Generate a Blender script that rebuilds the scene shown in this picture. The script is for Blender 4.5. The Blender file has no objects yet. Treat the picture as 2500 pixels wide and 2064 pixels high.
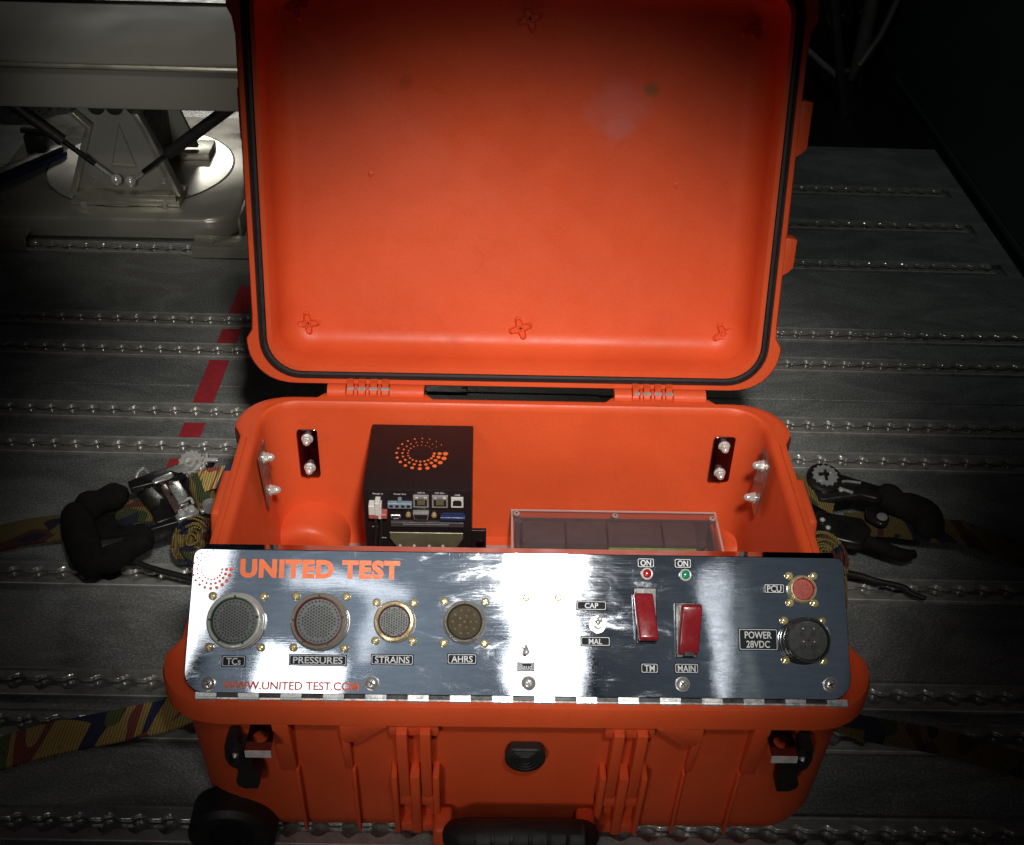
import bpy, math, random
from mathutils import Matrix, Vector, noise
R = math.radians
sc = bpy.context.scene
col = sc.collection
rnd = random.Random(7)

# ------------------------------------------------------------------ camera
CAM = Vector((-0.03177, -0.59330, 0.92041))
cd = bpy.data.cameras.new('camera'); cam = bpy.data.objects.new('camera', cd); col.objects.link(cam)
rx = Vector((0.99955548, -0.00903666, 0.02841101)); ux = Vector((-0.01731384, 0.59984648, 0.79992777))
fw = Vector((0.02427092, 0.80006408, -0.59942338))
m = Matrix((rx, ux, -fw)).transposed().to_4x4(); m.translation = CAM
cam.matrix_world = m
cd.sensor_width = 36; cd.lens = 36 * 2873.6 / 2500; cd.clip_start = .01; cd.clip_end = 60
sc.camera = cam

# ------------------------------------------------------------------ world and lamps
w = bpy.data.worlds.new('World'); sc.world = w; w.use_nodes = True
bg = w.node_tree.nodes['Background']; bg.inputs[0].default_value = (.55, .65, .8, 1); bg.inputs[1].default_value = .006
sc.view_settings.view_transform = 'Standard'; sc.view_settings.look = 'None'; sc.view_settings.exposure = 0; sc.view_settings.gamma = 1

def aim(o, loc, tgt, roll=0):
    loc = Vector(loc); d = Vector(tgt) - loc
    q = d.to_track_quat('-Z', 'Y'); o.matrix_world = Matrix.Translation(loc) @ q.to_matrix().to_4x4() @ Matrix.Rotation(roll, 4, 'Z')
def spot(name, loc, tgt, power, half, radius, colr=(1, 1, 1), blend=1.0):
    l = bpy.data.lights.new(name, 'SPOT'); l.energy = power; l.spot_size = 2 * R(half); l.spot_blend = blend
    l.shadow_soft_size = radius; l.color = colr; o = bpy.data.objects.new(name, l); col.objects.link(o); aim(o, loc, tgt); return o
def area(name, loc, tgt, sx, sy, power, colr=(1, 1, 1), roll=0, spread=180):
    l = bpy.data.lights.new(name, 'AREA'); l.shape = 'RECTANGLE'; l.size = sx; l.size_y = sy; l.energy = power; l.color = colr; l.spread = R(spread)
    o = bpy.data.objects.new(name, l); col.objects.link(o); aim(o, loc, tgt, roll); return o
D, H = .40958, .2043
PT = R(40.2288)
PO = Vector((0, .0083, .2052)); PU = Vector((0, math.cos(PT), math.sin(PT))); PN = Vector((0, -math.sin(PT), math.cos(PT)))
t_ = spot('vignette_spot', (.078, -.60, 1.26), (-.01, .412, .15), 88, 16.5, .06, (1, .96, .91))  # added spot; its soft-edged cone darkens the borders of the view
t_.matrix_world = t_.matrix_world @ Matrix.Diagonal((1.23, 1, 1, 1))
spot('front_fill', (-.45, -1.40, .95), (0, .02, .18), 26, 11, .15, (1, .93, .88))
def glare(name, x, u, wx, wy, rad, dist=2.0, colr=(1, 1, 1), roll=0):
    # unseen area lamp, added where the polished plate mirrors it as glare
    P = PO + Vector((x, 0, 0)) + PU * u
    d = (P - CAM).normalized(); r = d - 2 * d.dot(PN) * PN
    k = (dist + (P - CAM).length) / (P - CAM).length
    h = R(14); f = (math.tan(h) - h) / math.tan(h)      # narrow spread keeps the added light near the plate
    return area(name, P + r * dist, P, wx * k, wy * k, rad * f * math.pi * wx * wy * k * k, colr, roll, spread=28)
glare('ceiling_light_middle', .018, .055, .052, .125, 6.0)
glare('reflect_wash_left', -.115, .055, .24, .20, .34, 2.3, (.75, .87, 1))  # dim bluish lamps added in place of a ceiling for the plate to mirror
glare('reflect_wash_right', .16, .055, .22, .20, .085, 2.3, (.75, .87, 1))
glare('ceiling_light_side', -.272, .055, .05, .16, 2.6)
glare('reflect_patch', -.135, .085, .10, .012, 1.0)  # extra lamps, added only to give the plate bright patches to mirror
glare('reflect_patch_small', -.118, .05, .012, .05, .7)
glare('ceiling_light_low', -.172, .004, .06, .05, 3.5)
glare('reflect_stripe', .154, .05, .0034, .10, 2.2, roll=R(-12))  # thin added lamps, mirrored as slanting stripes on the plate
glare('reflect_stripe_second', .161, .05, .0020, .10, 2.2, roll=R(-14))
glare('reflect_stripe_faint', .176, .05, .012, .10, .10, roll=R(-12), colr=(.9, 1, .85))
spot('side_light', (-.55, .50, 1.5), (-.44, 1.20, .08), 10, 14, .06, (1, .97, .86))
spot('low_side_light', (-.42, -.05, .62), (-.57, 1.2, .12), 10.5, 11, .08, (1, .98, .92))  # added spot, brings light to the pedestal front below the slab
area('ceiling_light_ahead', (-.95, 3.5, 1.15), (-.40, 1.33, .05), .6, .5, .35, (1, .97, .88), spread=22)
spot('far_right_fill', (.45, .55, 1.6), (.50, 1.35, .05), 7, 30, .1, (.9, 1, .95))  # added spot, lifts the dark floor and hoses at the far right

# ------------------------------------------------------------------ materials
def nodes(name):
    mt = bpy.data.materials.new(name); mt.use_nodes = True; nt = mt.node_tree
    return mt, nt, nt.nodes['Principled BSDF'], nt.nodes.new, nt.links.new
def obco(nt, scale=(1, 1, 1), rot=(0, 0, 0)):
    tc = nt.nodes.new('ShaderNodeTexCoord'); mp = nt.nodes.new('ShaderNodeMapping'); mp.inputs['Scale'].default_value = scale; mp.inputs['Rotation'].default_value = rot
    nt.links.new(tc.outputs['Object'], mp.inputs[0]); return mp.outputs[0]
def noi(nt, co, scale, detail=4, rough=.6, dist=0):
    n = nt.nodes.new('ShaderNodeTexNoise'); n.inputs['Scale'].default_value = scale; n.inputs['Detail'].default_value = detail
    n.inputs['Roughness'].default_value = rough; n.inputs['Distortion'].default_value = dist; nt.links.new(co, n.inputs['Vector']); return n.outputs['Fac']
def ramp(nt, fac, stops, const=False):
    r = nt.nodes.new('ShaderNodeValToRGB'); e = r.color_ramp
    if const: e.interpolation = 'CONSTANT'
    while len(e.elements) < len(stops): e.elements.new(1)
    for el, (p, c) in zip(e.elements, stops):
        el.position = p; el.color = (c, c, c, 1) if isinstance(c, (int, float)) else (*c, 1)
    nt.links.new(fac, r.inputs[0]); return r.outputs[0]
def bump(nt, b, h, strength, dist=.001, prev=None):
    bn = nt.nodes.new('ShaderNodeBump'); bn.inputs['Strength'].default_value = strength; bn.inputs['Distance'].default_value = dist
    nt.links.new(h, bn.inputs['Height'])
    if prev: nt.links.new(prev, bn.inputs['Normal'])
    nt.links.new(bn.outputs[0], b.inputs['Normal']); return bn.outputs[0]
def simple(name, c, rough=.5, metal=0, var=.12, vs=60, bs=0, bsc=400, coat=0, spec=.5):
    mt, nt, b, N, L = nodes(name); co = obco(nt)
    f = noi(nt, co, vs, 5)
    lo = tuple(x * (1 - var) for x in c); hi = tuple(min(1, x * (1 + var)) for x in c)
    L(ramp(nt, f, [(.3, lo), (.7, hi)]), b.inputs['Base Color'])
    f2 = noi(nt, co, vs * 2.3, 3)
    L(ramp(nt, f2, [(.3, max(.03, rough - .1)), (.7, min(1, rough + .1))]), b.inputs['Roughness'])
    b.inputs['Metallic'].default_value = metal; b.inputs['Coat Weight'].default_value = coat; b.inputs['Specular IOR Level'].default_value = spec
    if bs: bump(nt, b, noi(nt, co, bsc, 3), bs, .0006)
    return mt
M = {}
def orange():
    mt, nt, b, N, L = nodes('orange_plastic'); co = obco(nt)
    big = noi(nt, co, 7, 4, .6, .5)
    c1 = ramp(nt, big, [(.3, (.66, .082, .022)), (.7, (.79, .106, .030))])
    fine = ramp(nt, noi(nt, co, 900, 2), [(.3, .90), (.7, 1.06)])
    mx = N('ShaderNodeMix'); mx.data_type = 'RGBA'; mx.blend_type = 'MULTIPLY'; mx.inputs[0].default_value = 1
    L(c1, mx.inputs[6]); L(fine, mx.inputs[7])
    # rubbed dirt
    d = ramp(nt, noi(nt, co, 22, 8, .7, 1.5), [(.60, 0), (.78, .35)])
    m2 = N('ShaderNodeMix'); m2.data_type = 'RGBA'; L(d, m2.inputs[0]); L(mx.outputs[2], m2.inputs[6]); m2.inputs[7].default_value = (.30, .045, .022, 1)
    last = m2.outputs[2]
    # faint residue and smudges inside the lid (soft-edged, ragged)
    nz = N('ShaderNodeTexNoise'); nz.inputs['Scale'].default_value = 60; nz.inputs['Detail'].default_value = 5; L(co, nz.inputs['Vector'])
    for ctr, rad, c, k in (((.099, .5415, .4685), .034, (.55, .20, .20), .26), ((.0990, .5365, .4480), .016, (.55, .20, .20), .25), ((.1305, .5470, .4860), .009, (.10, .10, .03), .55), ((-.115, .5470, .4860), .009, (.28, .05, .02), .35)):
        vm = N('ShaderNodeVectorMath'); vm.operation = 'DISTANCE'; L(co, vm.inputs[0]); vm.inputs[1].default_value = ctr
        ma = N('ShaderNodeMath'); ma.operation = 'MULTIPLY_ADD'; L(nz.outputs['Fac'], ma.inputs[0]); ma.inputs[1].default_value = rad * 1.4; L(vm.outputs['Value'], ma.inputs[2])
        mr = N('ShaderNodeMapRange'); mr.inputs['From Min'].default_value = rad * 1.15; mr.inputs['From Max'].default_value = rad * 1.75; mr.inputs['To Min'].default_value = k; mr.inputs['To Max'].default_value = 0; L(ma.outputs[0], mr.inputs['Value'])
        mm = N('ShaderNodeMix'); mm.data_type = 'RGBA'; L(mr.outputs[0], mm.inputs[0]); L(last, mm.inputs[6]); mm.inputs[7].default_value = (*c, 1); last = mm.outputs[2]
    # fine pale scratches
    sc_ = ramp(nt, noi(nt, obco(nt, (300, 9, 30), (.3, .2, .7)), 3, 3, .7, .4), [(.70, 0), (.78, .28)])
    mm = N('ShaderNodeMix'); mm.data_type = 'RGBA'; L(sc_, mm.inputs[0]); L(last, mm.inputs[6]); mm.inputs[7].default_value = (.85, .30, .16, 1); last = mm.outputs[2]
    L(last, b.inputs['Base Color'])
    L(ramp(nt, noi(nt, co, 35, 6), [(.3, .34), (.7, .52)]), b.inputs['Roughness'])
    b.inputs['Specular IOR Level'].default_value = .3
    bump(nt, b, noi(nt, co, 650, 3), .3, .0005)
    return mt
M['orange'] = orange()
def polished():
    mt, nt, b, N, L = nodes('polished_aluminium')
    b.inputs['Metallic'].default_value = 1
    co = obco(nt)
    L(ramp(nt, noi(nt, obco(nt, (6, 30, 1)), 8, 8, .7), [(.3, (.60, .66, .74)), (.7, (.80, .84, .90))]), b.inputs['Base Color'])
    a = ramp(nt, noi(nt, obco(nt, (1.2, 4, 1)), 14, 9, .72, 1.0), [(.38, .02), (.56, .04), (.76, .17)])
    s = ramp(nt, noi(nt, obco(nt, (9, 500, 1)), 3, 4, .7), [(.48, 0), (.75, .035)])
    s2 = ramp(nt, noi(nt, obco(nt, (260, 14, 1), (0, 0, .9)), 4, 4, .7, .6), [(.64, 0), (.76, .09)])
    ad = N('ShaderNodeMath'); L(a, ad.inputs[0]); L(s, ad.inputs[1])
    ad2 = N('ShaderNodeMath'); L(ad.outputs[0], ad2.inputs[0]); L(s2, ad2.inputs[1]); L(ad2.outputs[0], b.inputs['Roughness'])
    p = bump(nt, b, noi(nt, co, 9, 2), .12, .004)
    p = bump(nt, b, noi(nt, obco(nt, (8, 260, 1)), 4, 5, .7), .014, .0006, p)
    bump(nt, b, noi(nt, co, 60, 3, .5), .02, .0006, p)
    return mt
M['polished'] = polished()
M['steel'] = simple('steel', (.58, .58, .56), .28, .6, .15, 90, .08, 500)
M['alu'] = simple('track_aluminium', (.36, .355, .33), .34, .25, .25, 60, .25, 300)
M['bright_edge'] = simple('pale_edge_highlight', (.75, .73, .68), .35, .2, .3, 60)  # pale colour that gives metal edges their highlight
M['sidebracket'] = simple('stainless_bracket', (.30, .20, .18), .3, .7, .2, 40)
M['slab_grey'] = simple('slab_paint', (.30, .29, .25), .62, 0, .03, 2, .03, 200, spec=.12)
M['dull_pin'] = simple('dull_pin', (.16, .13, .07), .5, .2, .2, 100, spec=.2)
M['channel'] = simple('track_channel', (.26, .25, .23), .3, .4, .4, 90, .2, 300)
M['chrome'] = simple('machined_edge', (.85, .84, .80), .22, .75, .1, 90)
M['plate_metal'] = simple('base_plate_metal', (.50, .48, .41), .30, .55, .05, 5, .04, 120)
M['alu_dull'] = simple('milled_aluminium', (.46, .44, .37), .36, .6, .15, 18, .12, 200)
M['painted_grey'] = simple('grey_paint', (.30, .29, .25), .6, .1, .08, 12, .06, 300, spec=.15)
M['nickel'] = simple('nickel', (.82, .81, .76), .16, .5, .1, 150)
M['olive_nickel'] = simple('olive_shell', (.42, .40, .33), .2, .5, .12, 150)
M['gold'] = simple('gold_shell', (.74, .62, .38), .2, .6, .1, 150)
M['brass'] = simple('brass_screw', (.75, .60, .27), .18, .6, .12, 200)
M['black'] = simple('black_rubber', (.014, .013, .012), .55, 0, .3, 60, .2, 500)
M['foam'] = simple('black_foam', (.011, .010, .009), .95, 0, .3, 80, .5, 500, spec=.2)
M['blackmetal'] = simple('black_steel', (.035, .034, .033), .3, .6, .4, 50, .15, 250)
M['shellgrey'] = simple('dark_grey_shell', (.075, .08, .075), .3, .5, .2, 60, .05, 250)
M['dark_insert'] = simple('dark_insert', (.022, .024, .024), .6, 0, .15, 100)
M['blackbox'] = simple('black_anodised', (.013, .008, .009), .5, .2, .3, 400, .3, 1500)
M['gasket'] = simple('gasket_rubber', (.020, .014, .014), .5, 0, .2, 100)
M['blacklabel'] = simple('black_label', (.012, .014, .018), .6, 0, .2, 100, spec=.15)
M['white'] = simple('white_print', (.62, .64, .66), .5, 0, .15, 300)
M['whiteplastic'] = simple('white_plastic', (.70, .66, .62), .4, 0, .08, 100)
M['pinkplastic'] = simple('pink_terminal', (.42, .10, .08), .4, 0, .3, 300)
M['bluegrey'] = simple('blue_grey_connector', (.20, .27, .32), .4, 0, .15, 200)
M['blue'] = simple('blue_card', (.02, .028, .10), .4, 0, .15, 200)
M['orangeprint'] = simple('orange_print', (.85, .16, .035), .5, 0, .08, 150)
def wornprint():
    mt, nt, b, N, L = nodes('worn_orange_print'); co = obco(nt)
    b.inputs['Base Color'].default_value = (.80, .13, .05, 1); b.inputs['Roughness'].default_value = .5
    L(ramp(nt, noi(nt, obco(nt, (1, 3, 1)), 45, 6, .7), [(.38, .6), (.52, 1)]), b.inputs['Alpha'])
    return mt
M['wornprint'] = wornprint()
M['greyinsert'] = simple('grey_insert', (.085, .095, .093), .45, 0, .12, 200)
M['green_ring'] = simple('green_seal', (.02, .07, .035), .4, 0, .2, 100)
M['maroon_ring'] = simple('maroon_seal', (.10, .014, .016), .4, 0, .2, 100)
M['brown_insert'] = simple('brown_insert', (.06, .045, .025), .6, 0, .1, 60, spec=.1)
M['dark_hole'] = simple('socket_dark', (.012, .012, .012), .6)
M['redinsert'] = simple('red_insert', (.34, .04, .022), .4, 0, .25, 300)
M['switchred'] = simple('red_switch_cover', (.22, .013, .018), .26, 0, .12, 80, .05, 200, coat=.4)
M['redled'] = simple('red_lens', (.34, .012, .014), .2, 0, .1, 100, coat=.5)
M['greenled'] = simple('green_lens', (.012, .20, .085), .2, 0, .1, 100, coat=.5)
M['pcb'] = simple('green_terminal', (.20, .42, .08), .5, 0, .25, 200)
M['module'] = simple('dark_module', (.050, .042, .044), .6, 0, .25, 90)
M['silverstrap'] = simple('clear_bracket', (.15, .14, .085), .38, .4, .3, 40, .2, 100)
def redp():
    mt, nt, b, N, L = nodes('worn_red_line'); co = obco(nt)
    L(ramp(nt, noi(nt, obco(nt, (1, 2, 1)), 90, 9, .75, .6), [(.37, (.12, .07, .065)), (.43, (.48, .03, .04)), (.7, (.60, .045, .052))]), b.inputs['Base Color']); b.inputs['Roughness'].default_value = .6
    bump(nt, b, noi(nt, co, 520, 3, .7), .8, .0012); return mt
M['redpaint'] = redp()
M['darkplate'] = simple('mirror_plate', (.16, .11, .12), .14, 1, .3, 30)
M['wallmat'] = simple('side_lining', (.045, .06, .062), .5, 0, .15, 4, .1, 200)
M['darkgear'] = simple('dark_gear', (.05, .05, .045), .45, .4, .3, 30)
M['greyhose'] = simple('grey_hose', (.16, .16, .14), .5, .2, .2, 60)
M['whitedisc'] = simple('bright_disc', (.62, .60, .54), .34, .6, .04, 5, .05, 100)
def floorm():
    mt, nt, b, N, L = nodes('grit_floor'); co = obco(nt)
    big = noi(nt, co, 3.2, 5, .6, .6)
    base = ramp(nt, big, [(.3, (.19, .20, .195)), (.7, (.28, .285, .27))])
    sp = ramp(nt, noi(nt, co, 420, 3, .7), [(.32, .5), (.52, .95), (.66, 1.75)])
    mx = N('ShaderNodeMix'); mx.data_type = 'RGBA'; mx.blend_type = 'MULTIPLY'; mx.inputs[0].default_value = 1; L(base, mx.inputs[6]); L(sp, mx.inputs[7])
    sf = ramp(nt, noi(nt, obco(nt, (1, 2.2, 1), (0, 0, .4)), 7, 9, .72, 1.2), [(.42, .72), (.55, 1.0), (.72, 1.35)])
    m3 = N('ShaderNodeMix'); m3.data_type = 'RGBA'; m3.blend_type = 'MULTIPLY'; m3.inputs[0].default_value = 1; L(mx.outputs[2], m3.inputs[6]); L(sf, m3.inputs[7])
    L(m3.outputs[2], b.inputs['Base Color'])
    L(ramp(nt, noi(nt, co, 500, 2), [(.3, .38), (.7, .65)]), b.inputs['Roughness'])
    bump(nt, b, noi(nt, co, 520, 3, .7), .4, .0012)
    return mt
M['floor'] = floorm()
def clear(name, c, rough, alpha):
    mt, nt, b, N, L = nodes(name); b.inputs['Base Color'].default_value = (*c, 1); b.inputs['Roughness'].default_value = rough
    co = obco(nt); L(ramp(nt, noi(nt, co, 30, 5), [(.3, alpha * .8), (.7, min(1, alpha * 1.25))]), b.inputs['Alpha']); return mt
M['acrylic'] = clear('clear_polycarbonate', (.22, .18, .18), .15, .15)
M['lightedge'] = clear('bright_cut_edge', (.62, .50, .46), .4, .55)
M['frosted'] = clear('frosted_sheet', (.55, .42, .38), .4, .5)
M['pinkstain'] = clear('pink_residue', (.50, .16, .15), .5, .10)
M['darkstain'] = clear('dark_smudge', (.15, .06, .03), .6, .18)
def camo(nm='camouflage_webbing', g=1.0, band=(1, 1, 1)):
    mt, nt, b, N, L = nodes(nm); co = obco(nt); cb = obco(nt, band)
    n1 = noi(nt, cb, 13, 1, .4, .6); n2 = noi(nt, obco(nt, (1, 1, 1), (1, 2, .5)), 12, 1, .4, .8)
    Y = (.22, .155, .045); B = (.014, .017, .045); G = (.055, .075, .022); Rd = (.12, .03, .022)
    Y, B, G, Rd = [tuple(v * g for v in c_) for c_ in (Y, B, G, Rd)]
    a = ramp(nt, n1, [(0, B), (.40, Y), (.52, Rd), (.585, Y), (.66, G)], True)
    c = ramp(nt, n2, [(0, G), (.37, B), (.43, Y), (.60, Rd), (.68, B)], True)
    k = ramp(nt, noi(nt, obco(nt, (1, 1, 1), (2, 1, 3)), 15, 1), [(0, 0), (.5, 1)], True)
    mx = N('ShaderNodeMix'); mx.data_type = 'RGBA'; L(k, mx.inputs[0]); L(a, mx.inputs[6]); L(c, mx.inputs[7])
    wv = N('ShaderNodeTexWave'); wv.inputs['Scale'].default_value = 110; wv.bands_direction = 'X'; L(co, wv.inputs['Vector'])
    wr = ramp(nt, wv.outputs['Fac'], [(.1, .55), (.6, 1.1)]); fz = ramp(nt, noi(nt, co, 800, 2), [(.3, .8), (.7, 1.2)])
    w1 = N('ShaderNodeMix'); w1.data_type = 'RGBA'; w1.blend_type = 'MULTIPLY'; w1.inputs[0].default_value = 1; L(mx.outputs[2], w1.inputs[6]); L(wr, w1.inputs[7])
    w2 = N('ShaderNodeMix'); w2.data_type = 'RGBA'; w2.blend_type = 'MULTIPLY'; w2.inputs[0].default_value = 1; L(w1.outputs[2], w2.inputs[6]); L(fz, w2.inputs[7])
    L(w2.outputs[2], b.inputs['Base Color']); b.inputs['Roughness'].default_value = .8
    bump(nt, b, wv.outputs['Fac'], .7, .0012)
    return mt
M['camo'] = camo()
M['camo_lit'] = camo('lit_camouflage_webbing', 3.0, (2.0, .5, 1))  # yellower banded copy, gain also raised to make up for dim light
M['camo_shaded'] = camo('shaded_camouflage_webbing', .55, (1.6, .7, 1))  # darkened copy, shade on the right-hand straps put into its colour

# ------------------------------------------------------------------ mesh building
class B:
    def __init__(s, *mats): s.v = []; s.f = []; s.mi = []; s.mats = [M[x] for x in mats]; s.T = Matrix(); s.cur = 0
    def V(s, p): s.v.append(s.T @ Vector(p)); return len(s.v) - 1
    def F(s, idx): s.f.append(tuple(idx)); s.mi.append(s.cur)
    def ring(s, pts): return [s.V(p) for p in pts]
    def bridge(s, a, b, closed=True):
        n = len(a)
        for i in range(n if closed else n - 1): s.F((a[i], a[(i + 1) % n], b[(i + 1) % n], b[i]))
    def box(s, x0, y0, z0, x1, y1, z1, taper=0):
        t = taper; a = s.ring([(x0, y0, z0), (x1, y0, z0), (x1, y1, z0), (x0, y1, z0)]); b = s.ring([(x0 + t, y0 + t, z1), (x1 - t, y0 + t, z1), (x1 - t, y1 - t, z1), (x0 + t, y1 - t, z1)])
        s.F(a[::-1]); s.F(b); s.bridge(a, b)
    def prism(s, poly, z0, z1):   # polygon in local xy
        a = s.ring([(x, y, z0) for x, y in poly]); b = s.ring([(x, y, z1) for x, y in poly]); s.F(a[::-1]); s.F(b); s.bridge(a, b)
    def lathe(s, prof, n=24, cx=0, cy=0, caps=True):   # (r,z) about local z
        rs = [s.ring([(cx + r * math.cos(2 * math.pi * i / n), cy + r * math.sin(2 * math.pi * i / n), z) for i in range(n)]) for r, z in prof]
        for a, b in zip(rs, rs[1:]): s.bridge(a, b)
        if caps: s.F(rs[0][::-1]); s.F(rs[-1])
    def tube(s, pts, r, n=10, caps=True, sub=1):
        pts = [Vector(p) for p in pts]; k = len(pts); rr = list(r) if isinstance(r, (list, tuple)) else [r] * k
        if sub > 1:   # Catmull-Rom in between
            P2, R2 = [], []
            for i in range(k - 1):
                p0, p1, p2, p3 = pts[max(0, i - 1)], pts[i], pts[i + 1], pts[min(k - 1, i + 2)]
                for j in range(sub):
                    t = j / sub
                    P2.append(.5 * ((2 * p1) + (p2 - p0) * t + (2 * p0 - 5 * p1 + 4 * p2 - p3) * t * t + (3 * p1 - p0 - 3 * p2 + p3) * t ** 3)); q = t * t * (3 - 2 * t); R2.append(rr[i] * (1 - q) + rr[i + 1] * q)
            P2.append(pts[-1]); R2.append(rr[-1]); pts, rr = P2, R2; k = len(pts)
        prev = None; up = None
        for i, p in enumerate(pts):
            t = (pts[min(i + 1, k - 1)] - pts[max(i - 1, 0)]).normalized()
            if up is None: up = t.orthogonal().normalized()
            up = (up - t * up.dot(t)).normalized(); sd = t.cross(up)
            cur = s.ring([p + (up * math.cos(2 * math.pi * j / n) + sd * math.sin(2 * math.pi * j / n)) * rr[i] for j in range(n)])
            if prev: s.bridge(prev, cur)
            elif caps: s.F(cur[::-1])
            prev = cur
        if caps: s.F(prev)
    def ribbon(s, pts, sides, th):   # flat band: centre points, half-width vectors, thickness
        prev = None
        for i, (p, h) in enumerate(zip(pts, sides)):
            p = Vector(p); h = Vector(h); t = (Vector(pts[min(i + 1, len(pts) - 1)]) - Vector(pts[max(i - 1, 0)])).normalized(); nn = h.cross(t).normalized() * th / 2
            cur = s.ring([p - h - nn, p + h - nn, p + h + nn, p - h + nn])
            if prev: s.bridge(prev, cur)
            else: s.F(cur[::-1])
            prev = cur
        s.F(prev)
    def holed(s, poly, c, r, z0, z1, n=20):   # convex-ish plate with one round hole; poly resampled by angle
        cx, cy = c; out = []
        for i in range(n):
            a = 2 * math.pi * i / n; dx, dy = math.cos(a), math.sin(a); best = 1e9
            for (xa, ya), (xb, yb) in zip(poly, poly[1:] + poly[:1]):
                ex, ey = xb - xa, yb - ya; den = dx * ey - dy * ex
                if abs(den) < 1e-12: continue
                t = ((xa - cx) * ey - (ya - cy) * ex) / den; q = ((xa - cx) * dy - (ya - cy) * dx) / den
                if t > 0 and -1e-6 <= q <= 1 + 1e-6: best = min(best, t)
            out.append((cx + dx * best, cy + dy * best))
        inn = [(cx + r * math.cos(2 * math.pi * i / n), cy + r * math.sin(2 * math.pi * i / n)) for i in range(n)]
        o0 = s.ring([(x, y, z0) for x, y in out]); o1 = s.ring([(x, y, z1) for x, y in out]); i0 = s.ring([(x, y, z0) for x, y in inn]); i1 = s.ring([(x, y, z1) for x, y in inn])
        s.bridge(o0, o1); s.bridge(o1, i1); s.bridge(i1, i0); s.bridge(i0, o0)
    def build(s, name, parent=None, bevel=0, smooth=32, seg=2):
        me = bpy.data.meshes.new(name); inv = parent.matrix_world.inverted() if parent else Matrix()
        if parent: inv = WM(parent).inverted()
        me.from_pydata([inv @ v for v in s.v], [], s.f)
        for mt in s.mats: me.materials.append(mt)
        me.polygons.foreach_set('material_index', s.mi); me.update()
        import bmesh
        bm = bmesh.new(); bm.from_mesh(me); bmesh.ops.recalc_face_normals(bm, faces=bm.faces)
        if bevel:
            es = [e for e in bm.edges if len(e.link_faces) == 2 and e.calc_face_angle() > R(40)]
            bmesh.ops.bevel(bm, geom=es, offset=bevel, segments=seg, affect='EDGES', profile=.5, clamp_overlap=True)
        bm.to_mesh(me); bm.free()
        me.polygons.foreach_set('use_smooth', [True] * len(me.polygons)); me.set_sharp_from_angle(angle=R(smooth))
        o = bpy.data.objects.new(name, me); col.objects.link(o)
        if parent: o.parent = parent
        return o
def WM(o):
    mtx = o.matrix_basis.copy(); p = o.parent
    while p: mtx = p.matrix_basis @ mtx; p = p.parent
    return mtx
def thing(name, label, cat, loc=(0, 0, 0), group=None, mtx=None):
    o = bpy.data.objects.new(name, None); col.objects.link(o); o.empty_display_size = .02
    o.matrix_basis = mtx if mtx else Matrix.Translation(Vector(loc)); o['label'] = label; o['category'] = cat
    if group: o['group'] = group
    return o
def share(me, name, parent, loc, rot=None):     # another instance of a mesh under parent, local placement
    o = bpy.data.objects.new(name, me); col.objects.link(o); o.parent = parent
    o.matrix_basis = Matrix.Translation(Vector(loc)) @ (rot if rot else Matrix()); return o
def frame(o, x, y, z):   # matrix from origin and axes
    mt = Matrix((Vector(x), Vector(y), Vector(z))).transposed().to_4x4(); mt.translation = Vector(o); return mt
def text(body, T, w_, h_, mat, parent, bold=0, sp=1.0, name='lettering', lines=False):
    cu = bpy.data.curves.new('t', 'FONT'); cu.body = body; cu.size = 1; cu.offset = bold; cu.align_x = 'CENTER'; cu.align_y = 'CENTER'; cu.extrude = .01; cu.space_line = .95; cu.space_character = sp
    cu.resolution_u = 4
    o = bpy.data.objects.new('t', cu); col.objects.link(o); bpy.context.view_layer.update()
    me = bpy.data.meshes.new_from_object(o.evaluated_get(bpy.context.evaluated_depsgraph_get())); bpy.data.objects.remove(o); bpy.data.curves.remove(cu)
    xs = [v.co.x for v in me.vertices]; ys = [v.co.y for v in me.vertices]
    sx = w_ / (max(xs) - min(xs)); sy = h_ / (max(ys) - min(ys)); cx = (max(xs) + min(xs)) / 2; cy = (max(ys) + min(ys)) / 2
    inv = WM(parent).inverted() @ T
    for v in me.vertices: v.co = inv @ Vector(((v.co.x - cx) * sx, (v.co.y - cy) * sy, v.co.z * .006))
    me.materials.clear(); me.materials.append(M[mat]); me.name = name
    ob = bpy.data.objects.new(name, me); col.objects.link(ob); ob.parent = parent; return ob
def rrect(x0, y0, x1, y1, r, n=6):
    out = []
    for cx, cy, a0 in ((x1 - r, y1 - r, 0), (x0 + r, y1 - r, 90), (x0 + r, y0 + r, 180), (x1 - r, y0 + r, 270)):
        for i in range(n + 1):
            a = R(a0 + 90 * i / n); out.append((cx + r * math.cos(a), cy + r * math.sin(a)))
    return out
def sm(a, b, x):
    t = max(0, min(1, (x - a) / (b - a))); return t * t * (3 - 2 * t)

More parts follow.
